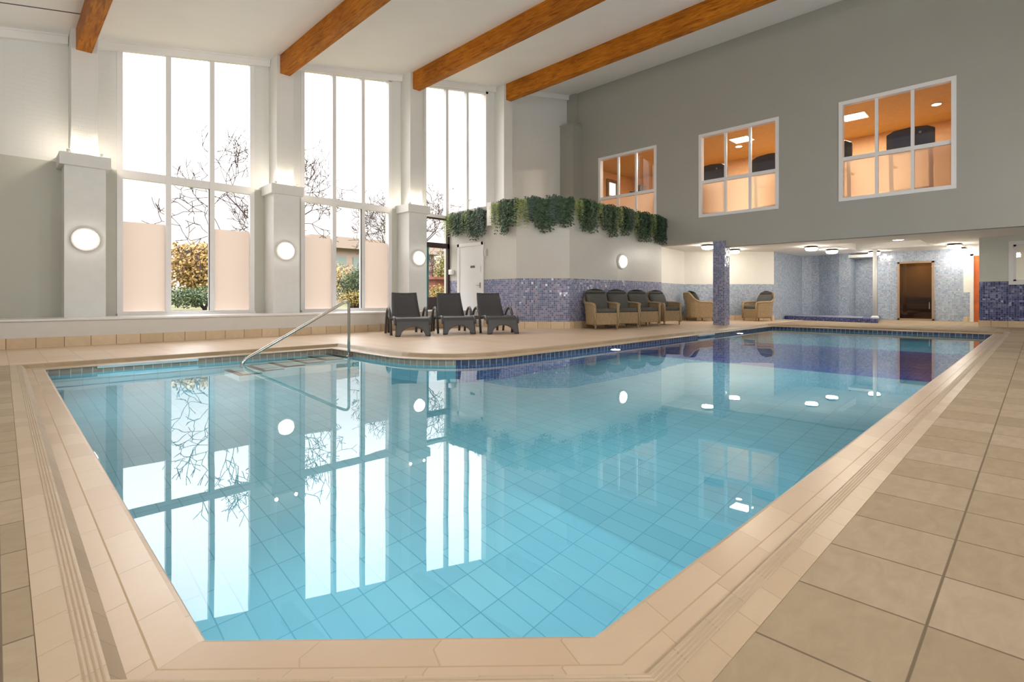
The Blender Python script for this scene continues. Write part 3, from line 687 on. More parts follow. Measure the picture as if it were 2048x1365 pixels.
skirt(mb, [(9.22, 10.35), (9.22, 9.15), (10.12, 8.19), (14.6, 8.19)], 0.17, -0.014)
struct('baseboard_middle', mb, ['skirt'], fix=False)

# white door in the block
mb = MB(); xd = 9.22
mb.box(xd - 0.035, xd + .01, 11.37, 11.46, 0, 2.26); mb.box(xd - 0.035, xd + .01, 10.36, 10.45, 0, 2.26); mb.box(xd - 0.035, xd + .01, 10.36, 11.46, 2.17, 2.26)
d2 = struct('door_2', mb, ['door_white'], bevel=0.006)
mb = MB(); mb.box(xd - 0.012, xd + .01, 10.45, 11.37, 0.01, 2.17); leaf2 = build('door_leaf', mb, ['door_white'], parent=d2)
mb = MB(); mb.box(xd - 0.018, xd - .012, 10.72, 10.90, 1.575, 1.635); build('door_sign', mb, ['sign_dark'], parent=leaf2)['label'] = 'small dark name plate'
mb = MB(); mb.box(xd - 0.018, xd - .012, 10.475, 10.525, 1.03, 1.17); mb.tube([(xd - .012, 10.50, 1.10), (xd - .06, 10.50, 1.10), (xd - .06, 10.62, 1.10)], 0.011, 8); build('door_handle', mb, ['steel'], parent=leaf2, smooth=False)['label'] = 'steel lever handle'
mb = MB(); mb.box(xd - 0.02, xd - .012, 10.462, 10.478, 1.45, 1.62); build('latch_plate', mb, ['steel'], parent=leaf2)
mb = MB(); mb.box(xd - 0.05, xd, 10.235, 10.315, 1.87, 2.04); mb.box(xd - 0.06, xd - .05, 10.25, 10.30, 1.90, 2.0)
tag(build('alarm_box', mb, ['box_paint'], bevel=0.008), 'small grey box on the wall right of the white door', 'alarm')
mb = MB(); mb.box(xd - 0.09, xd, 11.62, 11.78, 1.42, 1.56); mb.box(xd - 0.10, xd - .09, 11.65, 11.75, 1.45, 1.53)
tag(build('control_box', mb, ['white_paint'], bevel=0.01), 'small white control box on the wall left of the white door', 'control box')

# lower lounge and spa, under the gym
cA, cB, cC = (16.87, 8.6), (19.08, 6.43), (21.93, 6.38)
mb = MB()
def wl(a, b, bands):
    for z0, z1, mi in bands: mb.face([(a[0], a[1], z0), (b[0], b[1], z0), (b[0], b[1], z1), (a[0], a[1], z1)], mi)
cb = [(0, 1.235, 0), (1.235, 2.4, 1)]
wl((14.6, 8.19), (14.6, 8.27), cb); wl((14.6, 8.27), cA, cb); wl(cA, cB, cb); wl(cB, cC, [(0, 2.4, 0)])
curve = [cC, (22.12, 6.1), (22.14, 5.85), (22.02, 5.62), (21.86, 5.38), (21.74, 5.1), (21.70, 4.78)]
for a, b in zip(curve, curve[1:]): wl(a, b, [(0, 2.4, 0)])
wl((21.70, 4.78), (22.6, 4.78), [(0, 2.4, 0)]); wl((22.6, 4.78), (22.6, 4.02), [(0, 2.4, 0)]); wl((22.6, 4.02), (22.2, 4.02), [(0, 2.4, 0)])
wl((22.2, 4.02), (22.2, 3.42), [(0, 2.4, 0)]); wl((22.2, 3.42), (22.2, 2.47), [(1.96, 2.4, 0)]); wl((22.2, 2.47), (22.2, 1.71), [(0, 2.4, 0)])
wl((22.2, 1.71), (22.12, 1.71), [(0, .94, 0), (.94, 2.4, 1)]); wl((22.12, 1.71), (22.12, 1.55), [(0, .94, 0), (.94, 2.4, 1)]); wl((22.12, 1.55), (22.12, 0.9), [(2.16, 2.4, 1)])
struct('wall_spa', mb, ['mosaic_pale', 'cream_paint'], weld=False, fix=False)
mb = MB(); skirt(mb, [(14.6, 8.27), cA, cB], 0.165, -0.014); skirt(mb, [(22.12, 1.71), (22.12, 1.56)], 0.16, -0.014); struct('baseboard_spa', mb, ['skirt'], fix=False)
mb = MB(); mb.box(21.70, 22.6, 4.02, 4.80, 2.20, 2.30); struct('trim_2', mb, ['white_paint'])
# soffit ceiling with a raised lit tray
mb = MB(); tr_ = (17.7, 20.4, 2.3, 4.3); zs = 2.36
o_ = [(14.8, Y0), (23.0, Y0), (23.0, 8.9), (14.8, 8.9)]
h_ = [(tr_[0], tr_[2]), (tr_[0], tr_[3]), (tr_[1], tr_[3]), (tr_[1], tr_[2])]
tess(mb, [o_, h_], zs, 0)
for (a, b) in zip(h_, h_[1:] + h_[:1]): mb.face([(a[0], a[1], zs), (b[0], b[1], zs), (b[0], b[1], zs + .2), (a[0], a[1], zs + .2)], 0)
mb.face([(x, y, zs + .2) for x, y in h_], 0)
struct('ceiling_soffit', mb, ['ceiling_paint'], weld=False, fix=False)
# blue mosaic pillar
mb = MB(); mb.box(14.52, 14.86, 6.20, 6.53, 0, 2.37, 0); struct('wall_pillar', mb, ['mosaic'])
# spa basin, pole
fr = [(20.05, 6.38), (19.85, 6.0), (19.5, 5.3), (19.15, 4.4), (18.92, 3.42)]
mb = MB(); mb.prism([(22.2, 3.95), (22.2, 6.0), (21.9, 6.38)] + fr, 0, 0.13, 0)
sb = struct('spa_basin', mb, ['mosaic_dark'])
mb = MB(); mb.prism([(21.6, 4.3), (21.6, 6.0), (21.5, 6.2), (20.25, 6.2), (20.0, 5.8), (19.4, 4.4), (19.3, 3.9)], 0.131, 0.134, 0); build('basin_water', mb, ['mosaic_pale'], parent=sb)
t = thing('support_pole', 'white pole rising from the blue mosaic basin to the soffit', 'pole', (19.6, 3.62, 0.13))
mb = MB(); mb.lathe([(0.055, 0.05), (0.055, 2.14)], 20); build('shaft', mb, ['white_paint'], parent=t, smooth=True)
mb = MB(); mb.lathe([(0.11, 0), (0.11, 0.035), (0.07, 0.07), (0.055, 0.075)], 20); build('base', mb, ['white_paint'], parent=t)
mb = MB(); mb.lathe([(0.055, 2.12), (0.13, 2.17), (0.15, 2.20), (0.15, 2.23)], 20); build('capital', mb, ['white_paint'], parent=t)
# sauna behind a bronze glass door
mb = MB(); mb.box(22.22, 23.6, 2.3, 2.36, 0, 2.2); mb.box(22.22, 23.6, 3.54, 3.6, 0, 2.2); mb.box(23.55, 23.6, 2.3, 3.6, 0, 2.2); mb.box(22.22, 23.6, 2.3, 3.6, 2.15, 2.2)
struct('wall_sauna', mb, ['sauna_wood'], weld=False)
for k in range(3):
    mb = MB(); xx = 22.62 + 0.3 * k; mb.box(xx, xx + 0.32, 2.38, 3.52, 0.22 + 0.28 * k, 0.27 + 0.28 * k); mb.box(xx + .02, xx + .3, 2.42, 2.5, 0, 0.22 + .28 * k); mb.box(xx + .02, xx + .3, 3.40, 3.48, 0, 0.22 + .28 * k)
    tag(build('sauna_bench', mb, ['copper_trim']), ['lowest slatted wooden bench behind the bronze glass door', 'middle wooden bench behind the bronze glass door', 'highest wooden bench behind the bronze glass door'][k], 'bench', 'sauna benches')
mb = MB(); x0, x1 = 22.14, 22.24
mb.box(x0, x1, 3.38, 3.44, 0, 2.0); mb.box(x0, x1, 2.45, 2.51, 0, 2.0); mb.box(x0, x1, 2.45, 3.44, 1.94, 2.0); mb.box(x0, x1, 2.45, 3.44, 0, 0.06)
d3 = struct('door_3', mb, ['copper_trim'])
mb = MB(); mb.box(22.18, 22.195, 2.51, 3.38, 0.06, 1.94); build('pane', mb, ['sauna_glass'], parent=d3)
mb = MB(); mb.tube([(22.18, 2.57, 0.40), (22.12, 2.57, 0.40), (22.12, 2.57, 0.62), (22.18, 2.57, 0.62)], 0.014, 8); build('door_handle', mb, ['steel'], parent=d3)
# orange timber door beyond the white jamb
mb = MB(); mb.box(22.08, 22.2, 1.46, 1.55, 0, 2.16); mb.box(22.08, 22.2, 0.9, 1.55, 2.10, 2.18)
d4 = struct('door_4', mb, ['cream_paint'])
mb = MB(); mb.box(22.12, 22.17, 0.92, 1.46, 0.0, 2.10); build('door_leaf', mb, ['orange_wood'], parent=d4)['label'] = 'orange timber door leaf'
# wall at the far right with a window
mb = MB(); x0, x1 = 18.6, 18.78; w0, w1, v0, v1 = -0.62, 0.46, 1.19, 2.13
def rseg(ya, yb, z0, z1):
    for a, b, mi in ((0, 1.19, 1), (1.19, 2.4, 0)):
        p, q = max(z0, a), min(z1, b)
        if q > p: mb.box(x0, x1, ya, yb, p, q, mi)
rseg(w1, 1.12, 0, 2.4); rseg(Y0, w0, 0, 2.4); rseg(w0, w1, 0, v0); rseg(w0, w1, v1, 2.4)
mb.box(18.78, 22.3, 1.0, 1.12, 0, 2.4, 0)
mb.box(21.5, 21.6, Y0, 1.0, 0, 2.4, 0)
struct('wall_far_right', mb, ['right_paint', 'mosaic_dark'], weld=False)
mb = MB(); skirt(mb, [(18.78, 1.12), (18.6, 1.12), (18.6, Y0)], 0.165, -0.014); struct('baseboard_right', mb, ['skirt'], fix=False)
mb = MB(); f_ = 0.09
mb.box(18.56, 18.7, w1, w1 + f_, v0 - f_, v1 + f_); mb.box(18.56, 18.7, w0 - f_, w0, v0 - f_, v1 + f_); mb.box(18.56, 18.7, w0, w1, v0 - f_, v0); mb.box(18.56, 18.7, w0, w1, v1, v1 + f_)
mb.box(18.6, 18.68, w1 - 0.05, w1, v0, v1); mb.box(18.6, 18.68, w0, w1, v0, v0 + .04); mb.box(18.6, 18.68, w0, w1, v1 - .05, v1)
w7 = struct('window_7', mb, ['frame_white'], weld=False)
pm = MB(); pm.face([(18.65, w0, v0), (18.65, w1, v0), (18.65, w1, v1), (18.65, w0, v1)]); build('pane', pm, ['pane'], parent=w7)

# ------------------------------------------------------------------ gym behind the grey wall
mb = MB(); gx0, gx1, gy0, gy1, gz0, gz1 = XG + 0.22, 20.6, -1.2, 13.0, 2.95, 6.15
mb.box(gx0, gx1 + .1, gy0, gy1, 2.72, gz0, 2)
mb.face([(gx0, gy0, gz1), (gx1, gy0, gz1), (gx1, gy1, gz1), (gx0, gy1, gz1)], 1)
for a, b in (((gx1, gy0), (gx1, gy1)), ((gx0, gy0), (gx1, gy0)), ((gx0, gy1), (gx1, gy1))): mb.face([(a[0], a[1], gz0), (b[0], b[1], gz0), (b[0], b[1], gz1), (a[0], a[1], gz1)], 0)

struct('wall_gym', mb, ['gym_wall', 'gym_ceiling', 'gym_floor'], weld=False, fix=False)
mb = MB(); mb.box(18.62, 19.15, 12.94, 12.99, 5.2, 5.72, 0); w8 = struct('window_8', mb, ['gym_day'])
mb = MB(); mb.box(18.5, 18.62, 12.9, 12.99, 5.1, 5.85); mb.box(19.15, 19.3, 12.9, 12.99, 5.1, 5.85); mb.box(18.62, 19.15, 12.9, 12.99, 5.72, 5.85); build('window_frame', mb, ['sauna_wood'], parent=w8)
for k, (x, y) in enumerate([(18.1, 3.85), (18.0, 7.1)]):
    t = thing('ceiling_light_panel', ['square lit ceiling panel seen through the right interior window', 'square lit ceiling panel seen through the middle interior window', 'square lit ceiling panel above the left interior window'][k], 'ceiling light', (x, y, gz1), 0, 'gym ceiling panels')
    mb = MB(); mb.box(-.32, .32, -.32, .32, -0.02, 0); build('frame', mb, ['frame_white'], parent=t)
    mb = MB(); mb.box(-.29, .29, -.29, .29, -0.025, -0.02); build('diffuser', mb, ['gym_panel'], parent=t)
for k, (x, y) in enumerate([(18.55, 2.0), (18.72, 7.48)]):
    t = thing('downlight', ['round downlight in the gym ceiling, right interior window', 'round downlight below the lit panel in the middle interior window'][k], 'downlight', (x, y, gz1), 0, 'gym downlights')
    mb = MB(); mb.lathe([(0.13, 0), (0.13, 0.02), (0.10, 0.025)], 18, axis='-z'); build('bezel', mb, ['frame_white'], parent=t)
    mb = MB(); mb.lathe([(0.105, 0.018), (0.10, 0.03)], 18, axis='-z'); build('lens', mb, ['gym_spot'], parent=t)
def treadmill(label, y):
    t = thing('treadmill', label, 'treadmill', (16.35, y, gz0), 0, 'treadmills in the gym')
    mb = MB(); mb.box(-0.35, 1.3, -0.36, 0.36, 0.04, 0.2); mb.box(-0.35, 0.2, -0.40, 0.40, 0.2, 0.52); build('running_deck', mb, ['machine_dark'], parent=t, bevel=0.04)
    for s in (-1, 1):
        mb = MB(); mb.tube([(0.0, s * 0.40, 0.1), (-0.12, s * 0.40, 1.55)], 0.045, 10); build('upright', mb, ['machine_light'], parent=t)
        mb = MB(); mb.tube([(-0.08, s * 0.40, 1.2), (0.45, s * 0.38, 1.22)], 0.03, 8); build('handrail', mb, ['machine_light'], parent=t)
    mb = MB()
    pr = [(-0.49, 1.48), (-0.36, 1.48), (0.36, 1.48), (0.49, 1.48), (0.49, 1.96), (0.34, 2.04), (0, 2.07), (-0.34, 2.04), (-0.49, 1.96)]
    for xa, xb in ((-0.16, 0.10),):
        n_ = len(pr)
        for i in range(n_):
            (a, za), (b, zb_) = pr[i], pr[(i + 1) % n_]; mb.face([(xa, a, za), (xa, b, zb_), (xb, b * .92, zb_), (xb, a * .92, za)])
        mb.face([(xa, a, z) for a, z in pr]); mb.face([(xb, a * .92, z) for a, z in reversed(pr)])
    cns = build('console', mb, ['machine_dark'], parent=t, bevel=0.02)
    mb = MB(); mb.box(-0.166, -0.158, -0.36, 0.36, 1.56, 1.94); build('screen_back', mb, ['pot_dark'], parent=cns)
    mb = MB(); mb.lathe([(0.03, 0.0), (0.03, 0.005)], 12, axis='-x', origin=(-0.166, -0.2, 1.90)); build('badge', mb, ['machine_light'], parent=cns)
treadmill('dark treadmill behind the right interior window, its console in full view', 2.26)
treadmill('dark treadmill at the left edge of the right interior window', 3.99)
treadmill('dark treadmill at the right side of the middle interior window', 5.60)
treadmill('dark treadmill at the left side of the middle interior window', 7.36)
t = thing('exercise_bike', 'dark exercise bike silhouetted in the left interior window', 'exercise bike', (16.1, 10.35, gz0), 0)
mb = MB(); mb.tube([(0, 0.45, 0.05), (0, -0.45, 0.05)], 0.035, 8); mb.tube([(-.25, .45, .05), (.25, .45, .05)], 0.035, 8); mb.tube([(-.25, -.45, .05), (.25, -.45, .05)], 0.035, 8); mb.tube([(0, .35, .05), (0, .05, .75), (0, -.3, .4), (0, -.4, .05)], 0.04, 8); build('frame', mb, ['machine_dark'], parent=t)
mb = MB(); mb.tube([(0, -.25, .4), (0, -.45, 1.5)], 0.035, 8); mb.tube([(-.2, -.2, 1.55), (-.2, -.5, 1.5), (.2, -.5, 1.5), (.2, -.2, 1.55)], 0.02, 8); build('handlebar', mb, ['machine_dark'], parent=t)
mb = MB(); mb.box(-.2, .2, -.62, -.5, 1.45, 1.75); build('console', mb, ['machine_dark'], parent=t, bevel=0.03)
mb = MB(); mb.box(-.11, .11, .15, .42, 1.0, 1.08); mb.tube([(0, .28, .5), (0, .28, 1.02)], 0.025, 8); build('saddle', mb, ['machine_dark'], parent=t, bevel=0.03)

# ------------------------------------------------------------------ lamps
def sconce(label, x, y, z, rad):
    t = thing('wall_sconce', label, 'wall light', (x, y, z), 0, 'round bulkhead wall lights')
    mb = MB(); mb.lathe([(rad * 1.22, 0.0), (rad * 1.24, 0.02), (rad * 1.16, 0.045), (rad * 1.0, 0.055)], 32, axis='-y'); build('backplate', mb, ['sconce_base'], parent=t, smooth=False, bevel=0)
    mb = MB(); mb.lathe([(rad, 0.05), (rad * .97, 0.075), (rad * .85, 0.105), (rad * .6, 0.125), (rad * .3, 0.134), (0.01, 0.136)], 32, axis='-y'); build('diffuser', mb, ['diffuser'], parent=t, smooth=True)
sconce('round lit wall light on the first white pier from the left', 1.085, YP, 1.74, 0.165)
sconce('round lit wall light on the second white pier from the left', 4.40, YP, 1.76, 0.165)
sconce('round lit wall light on the pier behind the loungers', 7.79, YP, 1.79, 0.165)
sconce('round lit wall light on the wall above the wicker armchairs', 12.40, YC, 1.77, 0.165)

def drum(label, x, y, z=2.36, r=0.17):
    t = thing('bulkhead_light', label, 'ceiling light', (x, y, z), 0, 'drum lights under the soffit')
    mb = MB(); mb.lathe([(r * .8, 0), (r * 1.12, 0.035), (r * 1.12, 0.05), (r, 0.055)], 28, axis='-z'); build('base', mb, ['fitting_black'], parent=t)
    mb = MB(); mb.lathe([(r, 0.05), (r * .98, 0.09), (r * .85, 0.125), (r * .5, 0.14), (0.01, 0.142)], 28, axis='-z'); build('diffuser', mb, ['drum_diffuser'], parent=t, smooth=True)
drum('soffit light just left of the blue mosaic pillar', 15.2, 7.0)
drum('soffit light just right of the blue mosaic pillar', 17.25, 7.05)
drum('nearer of the two soffit lights over the spa basin', 17.94, 4.95)
drum('farther of the two soffit lights over the spa basin', 19.5, 4.78)
drum('light inside the raised bright ceiling tray', 18.4, 2.85, 2.56, 0.2)
drum('soffit light above the top of the white pole', 21.3, 3.95)
drum('soffit light near the grey wall corner at right', 20.1, 1.75)
drum('soffit light above the white jamb of the orange door', 21.75, 1.78)

def spot(name, loc, aim, watts, col, size=70, blend=0.6, r=0.03):
    l = bpy.data.lights.new(name, 'SPOT'); l.energy = watts; l.color = col; l.spot_size = math.radians(size); l.spot_blend = blend; l.shadow_soft_size = r
    o = bpy.data.objects.new(name, l); COL.objects.link(o); o.location = loc
    o.rotation_euler = (Vector(aim) - Vector(loc)).to_track_quat('-Z', 'Y').to_euler(); return o
def area(name, loc, aim, watts, col, sx, sy):
    l = bpy.data.lights.new(name, 'AREA'); l.energy = watts; l.color = col; l.shape = 'RECTANGLE'; l.size = sx; l.size_y = sy
    o = bpy.data.objects.new(name, l); COL.objects.link(o); o.location = loc
    o.rotation_euler = (Vector(aim) - Vector(loc)).to_track_quat('-Z', 'Y').to_euler(); return o
WARM = (1.0, 0.86, 0.70); FILL = 128
# up-lights standing on the pier caps
for i in range(3):
    for s in (-1, 1):
        x = PX[i] + s * 0.21
        t = thing('uplight', ('left' if s < 0 else 'right') + ' small up-light on top of the cap of the %s pier' % ['leftmost', 'middle', 'rightmost'][i], 'uplight', (x, YP + 0.04, 3.165), 0, 'up-lights on the pier caps')
        mb = MB(); mb.lathe([(0.04, 0), (0.04, 0.02), (0.03, 0.03), (0.034, 0.07)], 14); build('body', mb, ['uplight_body'], parent=t)
        mb = MB(); mb.lathe([(0.03, 0.066), (0.03, 0.072)], 14); build('lens', mb, ['uplight_face'], parent=t)
        l = bpy.data.lights.new('uplight_beam', 'POINT'); l.energy = 9; l.color = WARM; l.shadow_soft_size = 0.03
        o = bpy.data.objects.new('uplight_beam', l); COL.objects.link(o); o.location = (x, YP + 0.035, 3.275)

# underwater lamps: a ring, a face, and its beam
def uw(label, x, y, z, d, watts):
    t = thing('pool_lamp', label, 'underwater light', (x, y, z), 0, 'underwater pool lights')
    ax = {'+y': '-y', '-y': '-y', '+x': 'x', '-x': '-x'}[d]; sgn = -1 if d == '+y' else 1
    pf = [(0.12, 0.0), (0.12, 0.012), (0.09, 0.02)]; pg = [(0.09, 0.012), (0.085, 0.022), (0.01, 0.026)]
    for nm, p, m in (('ring', pf, 'steel'), ('lens', pg, 'lamp_face')):
        mb = MB(); mb.lathe([(r, h * sgn) for r, h in p], 20, axis=ax); build(nm, mb, [m], parent=t)
    v = {'+y': Vector((0, 1, -0.12)), '-y': Vector((0, -1, -0.12)), '+x': Vector((1, 0, -0.12))}[d]
    p = Vector((x, y, z)); spot('pool_lamp_beam', p + v * 0.06, p + v * 3, watts, (0.78, 0.92, 1.0), 178, 1.0, 0.08)
NW = 0.70
uw('underwater light on the near long wall closest to the viewer', 3.0, NW - .012, -0.55, '+y', 190)
uw('underwater light half way along the near long wall', 7.4, NW - .012, -0.55, '+y', 190)
uw('underwater light at the deep end of the near long wall', 13.0, NW - .012, -0.55, '+y', 170)
uw('underwater light on the short left wall, near the window side corner', 0.368, 6.75, -0.45, '+x', 130)
uw('underwater light on the short left wall, nearest the viewer', 0.322, 2.2, -0.8, '+x', 60)
uw('underwater light on the island wall below the wicker armchairs', 7.56, 5.165, -0.26, '-y', 110)
uw('underwater light on the far long wall near the blue pillar', 13.2, 5.31, -0.26, '-y', 110)
mb = MB(); mb.lathe([(0.035, 0), (0.035, 0.008), (0.02, 0.012), (0.02, 0.004), (0.001, 0.004)], 18, axis='x')
o = build('inlet_fitting', mb, ['steel']); o.location = (0.348, 3.30, -0.13); tag(o, 'small round steel inlet in the left pool wall', 'pool fitting')
# skimmer strips under the coping
mb = MB(); mb.box(0.86, 1.92, 7.846, 7.905, -0.082, -0.046); tag(build('skimmer_cover', mb, ['rim_plastic'], bevel=0.005), 'pale plastic skimmer strip under the window-side coping', 'skimmer')
mb = MB(); mb.box(10.9, 11.7, 5.215, 5.268, -0.085, -0.048); tag(build('skimmer_cover', mb, ['rim_plastic'], bevel=0.005), 'pale plastic skimmer strip under the coping near the pillar', 'skimmer')

# handrail
t = thing('handrail', 'steel handrail sloping down over the pool steps', 'handrail', (3.78, 7.3, -0.13))
def arc(p, q, r_, n=6):  # rounded corner helper: quadratic through control point
    return [Vector(p[0]) * (1 - u) ** 2 + Vector(p[1]) * 2 * u * (1 - u) + Vector(p[2]) * u * u for u in [i / n for i in range(n + 1)]]
A = (0, 0, 0.0); top_ = (0, 0, 0.86); bot_ = (-1.50, 0, 0.055); foot = (-1.50, 0, -0.30)
tv, bv = Vector(top_), Vector(bot_); dirv = (bv - tv).normalized()
path = [Vector(A), Vector((0, 0, 0.3)), tv - Vector((0, 0, 0.12))] + arc((tv - Vector((0, 0, 0.1)), tv, tv + dirv * 0.1), None, 0)[0:] + [tv + dirv * 0.5, tv + dirv * 1.1, bv - dirv * 0.1] + arc((bv - dirv * 0.09, bv, bv - Vector((0, 0, 0.09))), None, 0) + [Vector(foot)]
mb = MB(); mb.tube(path, 0.021, 14); build('rail', mb, ['steel'], parent=t, smooth=True)
mb = MB(); mb.lathe([(0.05, 0), (0.05, 0.008), (0.03, 0.02), (0.022, 0.022)], 18); build('flange', mb, ['steel'], parent=t)

# floor mat at the left edge
mb = MB(); mb.box(-1.3, -0.02, 8.62, 9.5, 0.0, 0.012); tag(build('floor_mat', mb, ['mat_grey'], bevel=0.004), 'dark grey mat on the deck at the far left edge', 'mat')

# ------------------------------------------------------------------ loungers
def make_lounger():
    root = thing('sun_lounger', '', 'sun lounger', (0, 0, 0), 0, 'charcoal loungers by the window wall')
    W = 0.33
    prof = [(0.0, 0.0), (0.012, 0.10), (0.022, 0.20), (0.04, 0.28), (0.075, 0.335), (0.13, 0.362), (0.22, 0.368), (0.36, 0.352), (0.52, 0.335), (0.68, 0.335), (0.82, 0.35)]
    mb = MB(); nx = 22
    def arch(x): return 0.185 * math.sqrt(max(0, 1 - (x / 0.235) ** 2)) if abs(x) < 0.235 else 0.0
    def fn(u, v):
        x = (u * 2 - 1) * W; k = v * (len(prof) - 1); i = min(int(k), len(prof) - 2); f = k - i
        y = prof[i][0] * (1 - f) + prof[i + 1][0] * f; z = prof[i][1] * (1 - f) + prof[i + 1][1] * f
        if i < 3:                                         # front apron, cut by the arch
            zz = max(z, arch(x)); y = 0.0 + (zz / 0.28) * 0.04 if zz < 0.28 else y; z = zz
            x *= 1.0 + 0.05 * (1 - min(1, z / 0.28))
        return (x, y, z - 0.015 * (1 - (x / W) ** 2) * (1 if v > .5 else 0))
    mb.grid(fn, nx, 30, 0, (0.66, 1.3)); build('seat', mb, ['resin_weave'], parent=root, smooth=True, solid=0.024)
    # backrest raised
    mb = MB()
    def fb(u, v):
        w = 0.300 - 0.035 * v; x = (u * 2 - 1) * w; s = 0.62 * v
        return (x, 0.80 + s * 0.50 + 0.03 * math.sin(v * PI), 0.335 + s * 0.865 - 0.012 * (1 - (x / w) ** 2))
    mb.grid(fb, 8, 10, 0, (0.6, 0.72)); build('backrest', mb, ['resin_weave'], parent=root, smooth=True, solid=0.03)
    for s in (-1, 1):
        mb = MB()     # side rail curling into the front
        mb.tube([(s * 0.335, 0.03, 0.22), (s * 0.345, 0.045, 0.30), (s * 0.345, 0.09, 0.352), (s * 0.345, 0.18, 0.372), (s * 0.345, 0.45, 0.345), (s * 0.345, 0.8, 0.345), (s * 0.345, 1.32, 0.33)], 0.026, 10); build('side_rail', mb, ['charcoal_plastic'], parent=root, smooth=True)
        mb = MB()     # arched arm that runs down into the rear leg
        mb.tube([(s * 0.36, 0.46, 0.0), (s * 0.37, 0.47, 0.22), (s * 0.375, 0.51, 0.40), (s * 0.38, 0.58, 0.50), (s * 0.385, 0.68, 0.545), (s * 0.385, 0.80, 0.53), (s * 0.385, 0.92, 0.46), (s * 0.385, 1.02, 0.33), (s * 0.385, 1.10, 0.16), (s * 0.385, 1.15, 0.0)], 0.034, 10, flat=0.75); build('arm', mb, ['charcoal_plastic'], parent=root, smooth=True)
    mb = MB(); mb.box(-0.33, 0.33, 1.28, 1.33, 0.27, 0.35); build('rear_bar', mb, ['charcoal_plastic'], parent=root, bevel=0.01)
    for s in (-1, 1):
        mb = MB(); mb.tube([(s * 0.30, 1.30, 0.30), (s * 0.30, 1.33, 0.0)], 0.028, 8); build('leg', mb, ['charcoal_plastic'], parent=root, smooth=True)
    return root
lo = make_lounger()
LOUNGE = [((5.83, 8.64), -24, 'leftmost charcoal sun lounger, its foot nearest the window wall'), ((6.84, 8.45), -26, 'middle charcoal sun lounger of the three'), ((7.57, 7.90), -25, 'rightmost charcoal sun lounger, nearest the mosaic wall')]
for k, ((x, y), a, lab) in enumerate(LOUNGE):
    o = lo if k == 0 else copy_tree(lo)
    o.location = (x, y, 0); o.rotation_euler = (0, 0, math.radians(a)); o['label'] = lab

# ------------------------------------------------------------------ wicker armchairs
def make_chair():
    root = thing('wicker_armchair', '', 'armchair', (0, 0, 0), 0, 'wicker armchairs')
    # shell: a U-shaped wall, low at the arms, high and rounded at the back; front faces -y, front feet at y = 0
    W, D = 0.30, 0.74
    def plan(u):
        # u 0..1 : front left -> back -> front right
        pts = [(-W, 0.03), (-W, 0.28), (-W, 0.50), (-W + .06, 0.66), (-W + .17, D), (0, D + .01), (W - .17, D), (W - .06, 0.66), (W, 0.50), (W, 0.28), (W, 0.03)]
        k = u * 10; i = min(int(k), 9); f = k - i
        return (pts[i][0] * (1 - f) + pts[i + 1][0] * f, pts[i][1] * (1 - f) + pts[i + 1][1] * f)
    def top(u):
        c = abs(u - 0.5) * 2                              # 0 at the back centre, 1 at the arm fronts
        if c > 0.62: return 0.625 - 0.03 * ((c - 0.62) / 0.38) ** 3
        s = 1 - c / 0.62; s = s * s * (3 - 2 * s)
        return 0.625 + 0.30 * min(1, s * 1.25)
    def flare(v): return 1.0 + 0.10 * v * v
    def shell(u, v):
        x, y = plan(u); z = 0.10 + (top(u) - 0.10) * v
        yc = 0.3; fl = flare(v)
        return (x * fl, yc + (y - yc) * (fl + 0.12 * v * v * (1 if y > 0.45 else 0)), z)
    mb = MB(); mb.grid(shell, 40, 10, 0, (1.7, 0.8)); build('shell', mb, ['wicker'], parent=root, smooth=True, solid=0.045)
    mb = MB(); mb.tube([shell(i / 40, 1.0) for i in range(41)], 0.036, 10); mb.tube([(-W * 1.02, 0.02, 0.60), (-W, 0.0, 0.45), (-W, 0.0, 0.08)], 0.032, 10); mb.tube([(W * 1.02, 0.02, 0.60), (W, 0.0, 0.45), (W, 0.0, 0.08)], 0.032, 10)
    build('rim', mb, ['wicker'], parent=root, smooth=True)
    mb = MB(); mb.box(-W, W, 0.0, 0.035, 0.11, 0.40); mb.box(-W + .02, W - .02, 0.02, D - .03, 0.36, 0.40); build('apron', mb, ['wicker'], parent=root, bevel=0.01)
    for sx, y in ((-1, 0.03), (1, 0.03), (-1, 0.62), (1, 0.62)):
        mb = MB(); mb.tube([(sx * (W - .02), y, 0.13), (sx * (W - .015), y - (0.01 if y < .1 else -.02), 0.0)], [0.026, 0.019], 8); build('leg', mb, ['wicker'], parent=root, smooth=True)
    mb = MB(); mb.box(-W + .035, W - .035, 0.0, 0.58, 0.40, 0.50); build('seat_cushion', mb, ['cushion_grey'], parent=root, smooth=True, bevel=0.03)
    mb = MB()
    def bc(u, v):                                         # plump back cushion with a rounded top
        an = u * 2 * PI; r = 1.0
        x = math.copysign(abs(math.cos(an)) ** 0.5, math.cos(an)); q = math.copysign(abs(math.sin(an)) ** 0.7, math.sin(an))
        h = v; w = 0.255 * (1 - 0.16 * max(0, (h - 0.55) / 0.45) ** 2) * (math.sin(min(1, (1 - h) * 6 + 0.02) * PI / 2)) ** 0.5
        th = 0.085 * math.sin(max(0.06, min(1, h * 1.02 + .2)) * PI) ** 0.4 if h < 0.98 else 0.03
        return (x * w * 1.12, 0.53 + h * 0.17 + q * th * 1.25, 0.49 + h * 0.505)
    mb.grid(bc, 28, 14, 0, (1, 0.5)); mb.face([bc(i / 28, 1.0) for i in range(28)]); build('back_cushion', mb, ['cushion_grey'], parent=root, smooth=True)
    return root
ch = make_chair()
